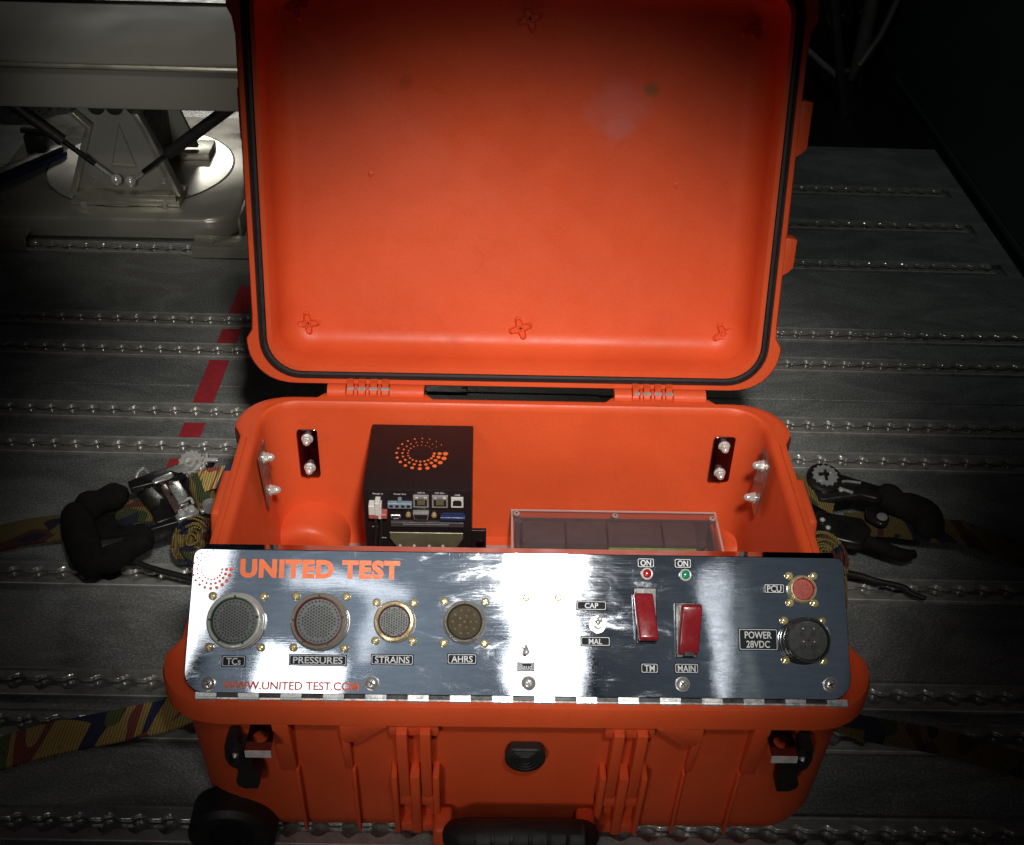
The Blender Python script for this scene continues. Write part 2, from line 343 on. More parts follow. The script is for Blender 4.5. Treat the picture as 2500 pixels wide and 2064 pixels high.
# ------------------------------------------------------------------ floor
FR = Matrix.Rotation(R(-.5), 4, 'Z')
b = B('blackmetal'); b.T = FR; b.box(-2.2, -1.3, -.06, .86, 2.6, -.016)
floor = b.build('cargo_floor'); floor['kind'] = 'structure'
tracks = [(.0275, .037, -1.6, .82), (.1365, .035, -1.6, .82), (.187, .035, -1.6, .82), (.339, .035, -1.6, .82), (.5675, .035, -1.6, .82), (.6415, .035, -1.6, .82), (.7855, .035, -1.6, .82),
          (.8645, .035, -1.6, .82), (1.075, .034, -1.6, .795), (1.216, .034, -1.6, .79), (1.352, .034, -1.6, .79), (-.075, .035, -1.6, .82), (-.18, .035, -1.6, .82)]
tracks.sort()
edges = [-1.2]
for y, wd, xa, xb in tracks: edges += [y - wd / 2 - .0012, y + wd / 2 + .0012]
edges.append(1.548)
for i in range(0, len(edges), 2):
    y0, y1 = edges[i], edges[i + 1]
    cuts = [(y0, y1)]
    if y0 < .70 < y1: cuts = [(y0, .6995), (.7020, y1)]
    for (a, c) in cuts:
        b = B('floor'); b.T = FR; b.box(-1.9, a, -.012, .82, c, 0); b.build('floor_panel', floor, bevel=.0008, seg=1)
# blanking pieces where the far tracks stop short of the wall
for y, wd, xa, xb in tracks:
    if xb < .81:
        b = B('floor'); b.T = FR; b.box(xb + .002, y - wd / 2 - .001, -.0118, .8195, y + wd / 2 + .001, -.0004); b.build('floor_panel', floor)
PITCH = .0267
hole_ch = [rnd.choice((.0004, .0008, .0012, .0015, .0018)) for _ in range(997)]  # uneven chamfer widths, shaped so the track holes show glints
for ti, (y, wd, xa, xb) in enumerate(tracks):
    b = B('alu', 'channel', 'chrome', 'bright_edge'); b.T = FR @ Matrix.Translation((0, y, 0))
    hr, sw = .0094, .0050
    xs = []; x = xa; k = 0
    n = int((xb - xa) / PITCH)
    def inner(x):
        dx = (x - xa) % PITCH - PITCH / 2
        return max(sw, math.sqrt(max(0, hr * hr - dx * dx)))
    step = PITCH / 14
    N_ = n * 14
    for sgn in (-1, 1):
        prev = None
        for i in range(N_ + 1):
            x = xa + i * step; iy = inner(x + 1e-6); hk = int((x - xa + 1e-6) // PITCH); ch = hole_ch[hk % 997] if abs((x - xa + 1e-6) % PITCH - PITCH / 2) < PITCH * .08 else .0003
            yo = wd / 2
            cur = b.ring([(x, sgn * yo, -.004), (x, sgn * yo, .0030), (x, sgn * (yo - .0016), .0030), (x, sgn * (yo - .0020), .0020), (x, sgn * (iy + ch), .0020), (x, sgn * iy, .0021 - ch), (x, sgn * iy, -.0030), (x, sgn * .0115, -.0030), (x, sgn * .0115, -.0048)])
            if prev:
                for j in range(8):
                    b.cur = 2 if j in (4, 5) else (1 if j > 5 else (3 if (j == 1 and sgn < 0) else 0))  # only the near rim is paler, a highlight line put in by colour
                    b.F((prev[j], prev[j + 1], cur[j + 1], cur[j]))
            prev = cur
    b.cur = 1; b.box(xa, -.0115, -.0085, xb, .0115, -.0048)
    b.cur = 0; b.box(xb, -wd / 2, -.004, xb + .0015, wd / 2, .002)
    o = b.build('seat_track', floor, smooth=25)
# red painted line, broken by the tracks
rl0, rl1 = (-.3925, .968), (-.4040, .585)
def rlx(y): return rl0[0] + (rl1[0] - rl0[0]) * (y - rl0[1]) / (rl1[1] - rl0[1])
ys = [(.5865 - .05, .5865 - .019 - 0), (.5865, .624), (.661, .768), (.805, .846), (.884, .968)]
ys = [(.50, .5475), (.5895, .6215), (.6635, .7665), (.8065, .8465), (.8845, .968)]
for a, c in ys:
    b = B('redpaint'); b.prism([(rlx(a) - .0135, a), (rlx(a) + .0135, a), (rlx(c) + .0135, c), (rlx(c) - .0135, c)], .0002, .0012)
    b.build('red_line', floor)
b = B('alu'); b.T = FR; b.box(-.115, .698, .0008, -.062, .716, .0022); b.cur = 0; b.prism([(-.066 + .004 * math.cos(i), .7105 + .004 * math.sin(i)) for i in range(6)], .0024, .0032); b.build('track_splice_plate', floor)
b = B('alu'); b.T = FR; b.box(.116, .6985, .0008, .145, .7035, .0022); b.build('track_splice_plate', floor)
# side lining and dark far end
b = B('wallmat'); b.T = FR; b.box(.83, -1.3, -.07, .9, 2.299, 1.6); b.box(.826, -1.3, .012, .8301, 1.9, .02)
wl = b.build('side_wall'); wl['kind'] = 'structure'
b = B('darkgear'); b.T = FR; b.box(.15, 2.3, -.05, 1.3, 2.36, 1.6); bw = b.build('end_wall'); bw['kind'] = 'structure'
b = B('floor'); b.T = FR; b.box(-2.2, 1.552, -.05, 1.3, 2.36, -.02); lf = b.build('lower_floor'); lf['kind'] = 'structure'
t = thing('hose_stand', 'dark pole with curved grey hoses standing in the shadow at the far end', 'hose stand', (.78, 1.95, -.02))
b = B('greyhose'); b.tube([(.78, 1.95, -.02), (.785, 1.95, .42)], .016, 12); b.build('pole', t)
b = B('greyhose')
b.tube([(.64, 1.9, .30), (.655, 1.9, .37), (.70, 1.9, .42), (.75, 1.92, .42)], .008, 8); b.build('hose', t)
b = B('greyhose'); b.tube([(.66, 1.9, .33), (.70, 1.89, .345), (.735, 1.9, .31), (.745, 1.92, .26)], .008, 8); b.build('hose', t)
b = B('greyhose'); b.tube([(.80, 1.94, .36), (.83, 1.9, .22), (.80, 1.9, .10), (.76, 1.88, .04)], .007, 8); b.build('hose', t)
b = B('steel'); b.box(.745, 1.92, .235, .815, 1.975, .25); b.box(.745, 1.92, .215, .815, 1.975, .228); b.build('clamp', t)
b = B('steel'); b.box(.655, 1.88, .30, .69, 1.91, .335); b.build('valve_block', t, bevel=.003)
for k in range(16):
    x0 = .60 + .27 * rnd.random(); z0 = .40 * rnd.random(); pts = [(x0, 1.96 + .03 * rnd.random(), z0)]
    for q in range(4): pts.append((pts[-1][0] + .08 * (rnd.random() - .5), 1.93 + .06 * rnd.random(), max(0, pts[-1][2] + .16 * (rnd.random() - .45))))
    b = B('greyhose' if k % 3 == 0 else 'darkgear'); b.tube(pts, .003 + .004 * rnd.random(), 6, sub=5); b.build('cable', t)
t = thing('folded_frame', 'dark folded tube frame leaning behind the open lid at right', 'frame', (.62, 1.8, -.02))
b = B('darkgear'); b.tube([(.60, 1.75, -.02), (.63, 1.85, .42)], .012, 8); b.build('tube', t)
b = B('darkgear'); b.tube([(.71, 1.75, -.02), (.62, 1.85, .36)], .010, 8); b.build('tube', t)
b = B('steel'); b.tube([(.60, 1.76, .12), (.69, 1.78, .05)], .006, 8); b.build('stay', t)

# ------------------------------------------------------------------ the orange case
case = thing('equipment_case', 'bright orange rugged case standing open on the cargo floor with its lid raised', 'case')
N = 8
def corner_push(y, s0=.052, s1=.066, d1=D):
    return .009 * (1 - sm(s0, s1, y)) + .008 * (1 - sm(s0, s1, d1 - y))
def caseloop(bd, ix, iy, z, r, push=False):
    pts = rrect(-.275 + ix, iy, .275 - ix, D - iy, r, N)
    # add extra points along the long sides so the corner bulges can end
    out = []
    for i, (x, y) in enumerate(pts):
        out.append((x, y)); x2, y2 = pts[(i + 1) % len(pts)]
        if math.hypot(x2 - x, y2 - y) > .1:
            for k in range(1, 12):
                q = k / 12; q = .5 - .5 * math.cos(math.pi * q); out.append((x + (x2 - x) * q, y + (y2 - y) * q))
    if push:
        out = [(x + math.copysign(corner_push(y) * sm(.2, .262, abs(x)), x), y) for x, y in out]
    return bd.ring([(x, y, z) for x, y in out])
b = B('orange')
prof = [(.034, .050, 0, .03), (.020, .036, .002, .036), (.0095, .028, .010, .044), (.0045, .0240, .024, .047), (.0030, .0225, .04, .048), (.0005, .0125, H - .034, .048), (.0010, .0115, H - .030, .048)]
rings = [caseloop(b, ix, iy, z, r) for ix, iy, z, r in prof]
flange = [(.003, .003, H - .0285, .045), (0, 0, H - .026, .048), (0, 0, H - .010, .048), (.0015, .0015, H - .0055, .047), (.0045, .0045, H - .0045, .045), (.0075, .0075, H - .0045, .043)]
rings += [caseloop(b, ix, iy, z, r, True) for ix, iy, z, r in flange]
inn = [(.0085, .0085, H - .0062, .042), (.0105, .0105, H - .0062, .041), (.0112, .0112, H, .040), (.0160, .0160, H + .0003, .037), (.0180, .0180, H - .0015, .036), (.0195, .0195, H - .008, .035), (.030, .026, .045, .034), (.034, .030, .032, .032), (.044, .040, .028, .028)]
rings += [caseloop(b, ix, iy, z, r) for ix, iy, z, r in inn]
for a, c in zip(rings, rings[1:]): b.bridge(a, c)
b.F(rings[0][::-1]); b.F(rings[-1])
body = b.build('body', case, smooth=38)
# ---- front relief
def yf(z): return .022 - .0098 * min(1, z / .175)
CX = .003
for sgn in (-1, 1):
    def X(x): return CX + sgn * x if sgn > 0 else CX - x
    def bx(bd, xa, xb, z0, z1, out0, out1=None):   # box on the front face; protrusion at bottom / top
        out1 = out0 if out1 is None else out1
        xs_ = sorted((X(xa), X(xb)))
        a = bd.ring([(xs_[0], yf(z0) + .004, z0), (xs_[1], yf(z0) + .004, z0), (xs_[1], yf(z0) - out0, z0), (xs_[0], yf(z0) - out0, z0)])
        c = bd.ring([(xs_[0], yf(z1) + .004, z1), (xs_[1], yf(z1) + .004, z1), (xs_[1], yf(z1) - out1, z1), (xs_[0], yf(z1) - out1, z1)])
        bd.F(a[::-1]); bd.F(c); bd.bridge(a, c)
    # latch mount: two long fins over three lugs
    for xa in (.0720, .0905):
        b = B('orange'); bx(b, xa, xa + .0088, .077, .1725, .010, .016); b.build('latch_fin', body, bevel=.0012)
    for xa, wd in ((.0655, .0060), (.0816, .0085), (.1000, .0055)):
        b = B('orange'); bx(b, xa, xa + wd, .018, .112, .009, .015); b.build('latch_lug', body, bevel=.0022)
    b = B('orange'); bx(b, .0655, .1055, .060, .074, .007); b.build('latch_web', body, bevel=.001)
    b = B('orange'); bx(b, .0655, .1055, .018, .030, .006); b.build('latch_web', body, bevel=.001)
    b = B('orange'); bx(b, .0655, .1055, .16, .1755, .0085, .0090); b.build('latch_pad', body, bevel=.0015)
    # stepped shoulder beside the latch
    pts = [(.1435, .177), (.1435, .160), (.1385, .154), (.128, .154), (.1085, .1725), (.1060, .1735), (.1060, .177)]
    b = B('orange'); a = b.ring([(X(x), yf(z) + .004, z) for x, z in pts]); c = b.ring([(X(x), yf(z) - .011, z) for x, z in pts]); b.F(a); b.F(c[::-1]); b.bridge(a, c)
    b.build('shoulder', body, bevel=.0012)
    b = B('orange'); bx(b, .1435, .137, .106, .156, .002, .009); b.build('shoulder', body, bevel=.001)
    # padlock block
    b = B('orange'); bx(b, .183, .1965, .104, .177, .003, .012); b.build('padlock_block', body, bevel=.0015)
    b = B('orange'); bx(b, .1435, .183, .170, .177, .004, .006); b.build('padlock_block', body, bevel=.001)
    for xa in (.135, .1815):
        b = B('orange'); bx(b, xa, xa + .003, .012, .106, .0035, .005); b.build('rib', body, bevel=.001)
    # side lugs of the case
    b = B('orange'); x0, x1 = sorted((sgn * .258, sgn * .2880)); b.box(x0, .228, .145, x1, .300, .192, .004); b.build('side_lug', body, bevel=.004, seg=3)
    b = B('orange'); x0, x1 = sorted((sgn * .258, sgn * .277)); b.box(x0, .10, .06, x1, .32, .075); b.build('side_rib', body, bevel=.003)
    # steel padlock protector: plate sticking out with a hole and a bright turned edge
    xa, xb = sorted((X(.2145), X(.195)))
    if sgn > 0: xa, xb = .1975, .2180
    else: xa, xb = -.2115, -.1915
    b = B('darkplate', 'bright_edge'); b.T = frame((0, 0, .1665), (1, 0, 0), (0, 1, 0), (0, 0, 1)); b.holed([(xa, -.0165), (xb, -.0165), (xb, .0115), (xa, .0115)], ((xa + xb) / 2, -.003), .0062, 0, .0012, 28)
    b.cur = 1; b.box(xa, -.0180, -.0055, xb, -.0165, .0012)
    b.box(xa, .0115, -.004, xb, .0130, .0012)
    b.build('padlock_plate', case)
# purge valve
b = B('black', 'dark_hole'); zc = .131; pts = []
for i in range(33):
    a = R(200 - 0) if False else math.pi * 2 * i / 33
    pts.append((.0068 + .0165 * math.cos(a), zc + min(.0125, .0175 * math.sin(a))))
c = [(x, .0135, z) for x, z in pts]; r0 = b.ring(c); r1 = b.ring([(x, .0065, z) for x, z in pts]); r2 = b.ring([(.0068 + (x - .0068) * .9, .0052, zc + (z - zc) * .9) for x, z in pts])
b.bridge(r0, r1); b.bridge(r1, r2); b.F(r2)
for k in (.78, .58, .38):
    ra = b.ring([(.0068 + (x - .0068) * k, .0050, zc + (z - zc) * k) for x, z in pts]); rb = b.ring([(.0068 + (x - .0068) * (k - .06), .0044, zc + (z - zc) * (k - .06)) for x, z in pts]); rc = b.ring([(.0068 + (x - .0068) * (k - .12), .0050, zc + (z - zc) * (k - .12)) for x, z in pts])
    b.bridge(ra, rb); b.bridge(rb, rc)
b.build('pressure_valve', case, smooth=40)
# carry handle, folded down at the front
hd = thing_part = B('black')
hd.tube([(-.047, -.004, .034), (-.047, -.010, .050), (-.043, -.014, .056), (.054, -.014, .056), (.058, -.010, .050), (.058, -.004, .034)], .0135, 14)
handle = hd.build('front_handle', case, smooth=50)
for k in range(6):
    b = B('black'); x = -.033 + k * .0155; b.T = frame((x, -.0145, .054), (0, 1, 0), (0, 0, 1), (1, 0, 0)); b.lathe([(.0142, 0), (.0150, .0012), (.0150, .0131), (.0142, .0143)], 18); b.build('grip_ridge', handle)
b = B('black'); b.box(-.0475, -.010, .012, .0585, .012, .046); b.build('grip_back', handle, bevel=.004)
for x in (-.0605, .0610):
    b = B('orange'); b.box(x - .008, -.008, .004, x + .008, .018, .052); b.build('handle_bracket', case, bevel=.004, seg=3)
# rubber straps with eyelet beside the padlock plates
def hook(pts, hole, name):
    bb = B('black', 'steel'); o0 = bb.ring([(x, .0115, z) for x, z in pts]); o1 = bb.ring([(x, .0005, z) for x, z in pts]); cx, cz, hr_ = hole
    k = len(pts); hp = []
    for x, z in pts:
        a = math.atan2(z - cz, x - cx); hp.append((cx + hr_ * math.cos(a), cz + hr_ * 1.35 * math.sin(a)))
    bb.bridge(o0, o1)
    i1 = bb.ring([(x, .0005, z) for x, z in hp[:10]] ) if False else None
    bb.F(o1)
    bb.F(o0[::-1])
    # raised collar round the eyelet
    n = 20
    for (ra, ya), (rb, yb) in (((hr_ * 1.55, .0005), (hr_ * 1.45, -.003)), ((hr_ * 1.45, -.003), (hr_ * 1.05, -.003)), ((hr_ * 1.05, -.003), (hr_ * .95, .0003))):
        A = bb.ring([(cx + ra * math.cos(2 * math.pi * i / n), ya, cz + 1.3 * ra * math.sin(2 * math.pi * i / n)) for i in range(n)])
        C = bb.ring([(cx + rb * math.cos(2 * math.pi * i / n), yb, cz + 1.3 * rb * math.sin(2 * math.pi * i / n)) for i in range(n)]); bb.bridge(A, C)
    ob = bb.build(name, case, bevel=0, smooth=30)
    b2 = B('steel'); b2.T = frame((cx, .0004, cz + .003), (1, 0, 0), (0, 0, 1), (0, -1, 0)); b2.lathe([(.0028, 0), (.0028, .002), (.0018, .0045), (.0006, .0055)], 12); b2.build('rivet', ob)
hookL = [(-.2285, .1610), (-.2215, .1615), (-.2195, .152), (-.2130, .1490), (-.2125, .132), (-.2135, .123), (-.2085, .117), (-.2090, .103), (-.2115, .0960), (-.2220, .0960), (-.2270, .1000), (-.2280, .106), (-.2250, .116), (-.2250, .121), (-.2310, .126), (-.2335, .136), (-.2325, .150)]
hook(hookL, (-.2240, .1400, .0050), 'rubber_hook')
hook([(.4575 - .0030 + x if False else -x + .0045, z + .003) for x, z in hookL], (.2285, .1430, .0048), 'rubber_hook')
# wheel at the left front corner
b = B('black'); b.T = frame((-.246, -.002, .028), (1, 0, 0), (0, 0, 1), (0, -1, 0))
b.T = frame((-.243, .006, .018), (1, 0, 0), (0, 0, -1), (0, 1, 0))
b.lathe([(.020, 0), (.024, -.003), (.033, -.003), (.0375, .002), (.0375, .028), (.034, .031)], 32)
wh = b.build('wheel', case, smooth=40)
b = B('foam'); b.T = frame((-.243, .006, .018), (1, 0, 0), (0, 0, -1), (0, 1, 0)); b.lathe([(.019, -.0005), (.010, -.002), (.006, -.006), (.002, -.006)], 20); b.build('hub', wh)
# wheel-well humps inside the rear corners
for cx_, r_ in ((-.222, .042), (.252, .024)):
    b = B('orange'); b.T = frame((cx_, .40, .030), (1, 0, 0), (0, 0, 1), (0, -1, 0)); b.lathe([(r_ + .004, 0), (r_ + .003, .05), (r_ + .001, .056), (r_ - .003, .060), (r_ - .010, .062), (r_ - .016, .060), (.002, .060)], 40); b.build('wheel_well', body, smooth=45)

# ---- wall brackets inside the case, each a little plate with two studs and cap nuts
def stud(T, parent):
    b = B('nickel'); b.T = T
    b.lathe([(.0062, 0), (.0062, .0010), (.0052, .0011)], 14)
    b.lathe([(.0050, .0011), (.0050, .0048), (.0045, .0052)], 6)
    b.lathe([(.0040, .0052), (.0040, .0075), (.0030, .0095), (.0012, .0108)], 12)
    b.build('cap_nut', parent, smooth=30)
for x0, x1, z0, z1, sk in ((-.2255, -.2045, .1140, .1765, 0), (.2105, .2330, .1160, .1760, 0)):
    pts = rrect(x0, z0, x1, z1, .003, 3)
    b = B('darkplate'); yw = .3822
    b.T = frame((0, yw, 0), (1, 0, 0), (0, 0, 1), (0, -1, 0)); b.prism(pts, 0, .0018); pl = b.build('wall_bracket', case, bevel=.0004, seg=1)
    for z in (z0 + .013, z1 - .011):
        stud(frame(((x0 + x1) / 2, yw - .0018, z), (1, 0, 0), (0, 0, 1), (0, -1, 0)), pl)
for sg in (-1, 1):
    xw = sg * .2485
    nrm = Vector((-sg, 0, .06)).normalized(); zz = Vector((.06 * sg, 0, 1)).normalized()
    b = B('sidebracket'); b.T = frame((xw, .318, .168), (0, 1, 0), zz, nrm); b.prism(rrect(-.016, -.033, .016, .033, .003, 3), 0, .0018); pl = b.build('wall_bracket', case, bevel=.0004, seg=1)
    for z in (-.021, .021):
        T = b.T @ Matrix.Translation((0.004 * (1 if z > 0 else -1) * 0, z, .0018)); stud(T, pl)

# ---- lid
LT = R(15.0689); LO = Vector((0, D + .0156, H - .0011)); LUP = Vector((0, math.sin(LT), math.cos(LT))); LN = Vector((0, -math.cos(LT), math.sin(LT)))
LM = frame(LO, (1, 0, 0), LUP, LN)     # local z comes out towards the camera
LH = .424
def lidloop(bd, i, z, r, push=False):
    pts = rrect(-.2725 + i, i, .2725 - i, LH - i, r, 9); out = []
    for k, (x, y) in enumerate(pts):
        out.append((x, y)); x2, y2 = pts[(k + 1) % len(pts)]
        if math.hypot(x2 - x, y2 - y) > .1:
            for q in range(1, 16):
                q = .5 - .5 * math.cos(math.pi * q / 16); out.append((x + (x2 - x) * q, y + (y2 - y) * q))
    if push: out = [(x + math.copysign((.007 * (1 - sm(.048, .062, y)) + .007 * (1 - sm(.05, .064, LH - y))) * sm(.2, .255, abs(x)), x), y) for x, y in out]
    return bd.ring([(x, y, z) for x, y in out])
b = B('orange'); b.T = LM
seq = [(.030, -.056, .030, 0), (.018, -.052, .038, 0), (.012, -.044, .040, 0), (.010, -.020, .040, 0), (.001, -.018, .045, 1), (0, -.015, .046, 1), (0, -.002, .046, 1), (.0015, 0, .045, 1), (.0062, 0, .042, 0),
       (.0066, -.003, .042, 0), (.0148, -.003, .036, 0), (.0150, .0010, .036, 0), (.0195, .0010, .033, 0), (.0208, -.0005, .032, 0), (.0245, -.022, .032, 0), (.0275, -.032, .031, 0), (.0330, -.0395, .028, 0), (.0400, -.0435, .024, 0), (.048, -.0450, .018, 0)]
rs = [lidloop(b, i, z, r, pu) for i, z, r, pu in seq]
for a, c in zip(rs, rs[1:]): b.bridge(a, c)
b.F(rs[0][::-1]); b.F(rs[-1])
lid = b.build('lid', case, smooth=38)
b = B('gasket'); b.T = LM
gs = [lidloop(b, i, z, r) for i, z, r in ((.0064, -.0025, .042), (.0072, .0004, .0415), (.0094, .0008, .040), (.0100, -.0006, .0395), (.0106, -.0006, .039), (.0112, .0008, .0385), (.0136, .0004, .037), (.0146, -.0025, .036))]
for a, c in zip(gs, gs[1:]): b.bridge(a, c)
b.build('gasket', lid, smooth=50)
# moulded screw bosses: four-armed stars with a hole
def star(T, nm='boss', rot=.5):
    b = B('orange', 'dark_hole'); b.T = T @ Matrix.Rotation(rot, 4, 'Z'); pts = []
    for k in range(4):
        a = k * math.pi / 2
        for da, rr in ((-.74, .0060), (-.46, .0080), (-.27, .0118), (-.1, .0132), (.1, .0132), (.27, .0118), (.46, .0080)):
            pts.append((rr * math.cos(a + da), rr * math.sin(a + da)))
    A = b.ring([(x * 1.06, y * 1.06, -.001) for x, y in pts]); Bq = b.ring([(x, y, .0022) for x, y in pts]); Cq = b.ring([(x * .84, y * .84, .0036) for x, y in pts])
    Dq = b.ring([(x * .70, y * .70, .0014) for x, y in pts]); Eq = b.ring([(.0036 * x / math.hypot(x, y), .0036 * y / math.hypot(x, y), .0014) for x, y in pts]); Fq = b.ring([(.0030 * x / math.hypot(x, y), .0030 * y / math.hypot(x, y), .0034) for x, y in pts]); Gq = b.ring([(.0016 * x / math.hypot(x, y), .0016 * y / math.hypot(x, y), .0034) for x, y in pts]); Hq = b.ring([(.0014 * x / math.hypot(x, y), .0014 * y / math.hypot(x, y), .0005) for x, y in pts])
    for p, q in ((A, Bq), (Bq, Cq), (Cq, Dq), (Dq, Eq), (Eq, Fq), (Fq, Gq), (Gq, Hq)): b.bridge(p, q)
    b.cur = 1; b.F(Hq)
    return b.build(nm, lid, smooth=45)
for i, (x, u) in enumerate([(-.2215, .0535), (.0065, .0525), (.2265, .0505), (-.2200, .374), (.0070, .368), (.2270, .364)]): star(LM @ Matrix.Translation((x, u, -.0451)), rot=.12 + .2 * (i % 3))
for x, u in ((-.1515, .2137), (.1623, .2089)):
    b = B('orange'); b.T = LM; b.lathe([(.0030, -.0455), (.0027, -.0440), (.0014, -.0436), (.0010, -.0442)], 12, x, u); b.build('moulding_nub', lid)
for x, u in ((-.1475, .214), (-.23, .064), (-.0005, .060), (.0135, .046), (.222, .042)):
    b = B('orange'); b.T = LM; b.lathe([(.0014, -.0455), (.0012, -.0442), (.0004, -.0439)], 8, x, u); b.build('moulding_nub', lid)
# lugs along the lid's edges
for u0, u1 in ((.130, .165), (.250, .300)):
    b = B('orange'); b.T = LM; pts = [(.268, u0 - .006), (.2775, u0), (.2825, u0 + .005), (.2835, u1), (.268, u1 + .002)]; b.prism(pts, -.026, -.001); b.build('edge_lug', lid, bevel=.0018)
for u0, u1 in ((.250, .300),):
    b = B('orange'); b.T = LM; pts = [(-.268, u0 - .006), (-.2755, u0), (-.2765, u1), (-.268, u1 + .002)]; b.prism(pts, -.04, -.012); b.build('edge_lug', lid, bevel=.0018)
# hinges
for hx0, hx1 in ((-.2085, -.0820), (.0930, .2150)):
    b = B('orange'); yc, zc = D + .009, H - .006
    n = 9; L_ = hx1 - hx0
    b.T = Matrix()
    # body-side leaf with rounded ends
    b.prism([(hx0, D - .006), (hx1, D - .006), (hx1 - .010, D + .006), (hx0 + .010, D + .006)], H - .022, H - .004)
    hg = b.build('hinge', case, bevel=.002)
    segs = [0, .20, .275, .32, .395, .44, .515, .56, .635, 1.0]
    for k in range(len(segs) - 1):
        xa, xb = hx0 + .012 + segs[k] * (L_ - .024) + .0004, hx0 + .012 + segs[k + 1] * (L_ - .024) - .0004
        if k % 2 == 0 and 0 < k < 8 or k in (0, 8):
            b = B('orange'); b.T = frame((xa, yc, zc), (0, 1, 0), (0, 0, 1), (1, 0, 0)); b.lathe([(.0085, 0), (.0095, .0006), (.0095, xb - xa - .0006), (.0085, xb - xa)], 16)
            b.T = Matrix(); b.box(xa, yc - .003, zc - .0085, xb, yc + .0105, zc + .0035); b.build('knuckle', hg)
        else:
            b = B('orange'); b.T = frame((xa, yc, zc), (0, 1, 0), (0, 0, 1), (1, 0, 0)); b.lathe([(.0075, 0), (.0075, xb - xa)], 16)
            b.T = Matrix(); b.box(xa, yc, zc - .004, xb, yc + .012, zc + .012); b.build('lid_knuckle', hg)
    b = B('steel'); b.tube([(hx0 + .034, yc - .002, zc + .006), (hx1 - .040, yc - .002, zc + .006)], .0022, 8); b.build('hinge_pin', hg)

# ------------------------------------------------------------------ polished control panel
PM = frame(PO, (1, 0, 0), PU, PN)
panel = thing('control_panel', 'polished metal connector panel tilted up along the front edge of the case', 'control panel', mtx=PM)
PHW, PL = .259, .1105
def pm(x, u, n=0): return PM @ Matrix.Translation((x, u, n))
b = B('polished'); b.T = PM
pts = []
for cx, cy, a0, rr in ((PHW - .006 - .001, PL - .006, 0, .006), (-PHW + .006 + .001, PL - .006, 90, .006), (-PHW + .016, .0 + .016, 180, .016), (PHW - .016, .016, 270, .016)):
    for i in range(9): a = R(a0 + 90 * i / 8); pts.append((cx + rr * math.cos(a), cy + rr * math.sin(a)))
fr = b.ring([(x, y, 0) for x, y in pts]); bk = b.ring([(x, y, -.0022) for x, y in pts]); f2 = b.ring([(x * .9985, .055 + (y - .055) * .993, .0003) for x, y in pts])
b.F(f2); b.bridge(fr, f2); b.bridge(bk, fr); b.F(bk[::-1])
plate = b.build('face_plate', panel, smooth=25)
b = B('polished')   # turned-back lip along the top edge
T_ = PO + PU * (PL + .0002); K_ = Vector((0, .96, -.28)) * .0085; Kn = Vector((0, .28, .96)) * .0012
A = b.ring([T_ + Vector((sx * (PHW - .008), 0, 0)) + q for sx in (-1, 1) for q in (Vector(), K_)]); C = b.ring([T_ + Vector((sx * (PHW - .008), 0, 0)) + q - Kn for sx in (-1, 1) for q in (Vector(), K_)])
b.F((A[0], A[2], A[3], A[1])); b.F((C[0], C[1], C[3], C[2])); b.F((A[0], C[0], C[2], A[2])); b.F((A[1], A[3], C[3], C[1])); b.F((A[0], A[1], C[1], C[0])); b.F((A[2], C[2], C[3], A[3]))
b.build('top_lip', panel)
# piano hinge
k = 0; x = -.2495
while x < .245:
    b = B('steel'); b.T = pm(x, -.0042, 0); b.box(0, 0, -.0026, .0160, .0045, -.0003); b.T = frame(PM @ Vector((x, -.0040, -.0020)), (0, 1, 0), (0, 0, 1), (1, 0, 0)); b.lathe([(.0021, 0), (.0021, .0160)], 10)
    b.build('hinge_knuckle', panel, bevel=0); x += .0326; k += 1
b = B('steel'); b.tube([PM @ Vector((-.249, -.0040, -.0020)), PM @ Vector((.249, -.0040, -.0020))], .0011, 6); b.build('hinge_pin', panel)
b = B('blackmetal'); b.T = PM; b.box(-.2505, -.0038, -.0048, .2505, .010, -.0030); b.build('hinge_leaf', panel)

# screws
def screw_mesh(r, mat, h=.0022, slot='dark_hole'):
    b = B(mat, slot); b.lathe([(r, 0), (r, h * .35), (r * .86, h * .75), (r * .5, h * .97), (r * .15, h)], 16)
    b.cur = 1; s = r * .5; t = r * .11
    b.box(-s, -t, h * .8, s, t, h * 1.03); b.box(-t, -s, h * .8, t, s, h * 1.035)
    me = b.build('tmp', None, smooth=40); m_ = me.data; bpy.data.objects.remove(me); m_.name = 'screw'; return m_
S_brass = screw_mesh(.0033, 'brass', .0026, 'olive_nickel'); S_big = screw_mesh(.0050, 'steel', .0030, 'blackmetal')
for x, u in ((-.2399, .0065), (-.1145, .0085), (.0067, .0098), (.1266, .0106), (.2424, .0115)):
    share(S_big, 'plate_screw', panel, (x, u, .0003), Matrix.Rotation(rnd.random() * 3, 4, 'Z'))
    b = B('steel'); b.T = pm(x, u); b.lathe([(.0058, .0002), (.0058, .0008), (.0052, .0011)], 20); b.build('washer', panel)

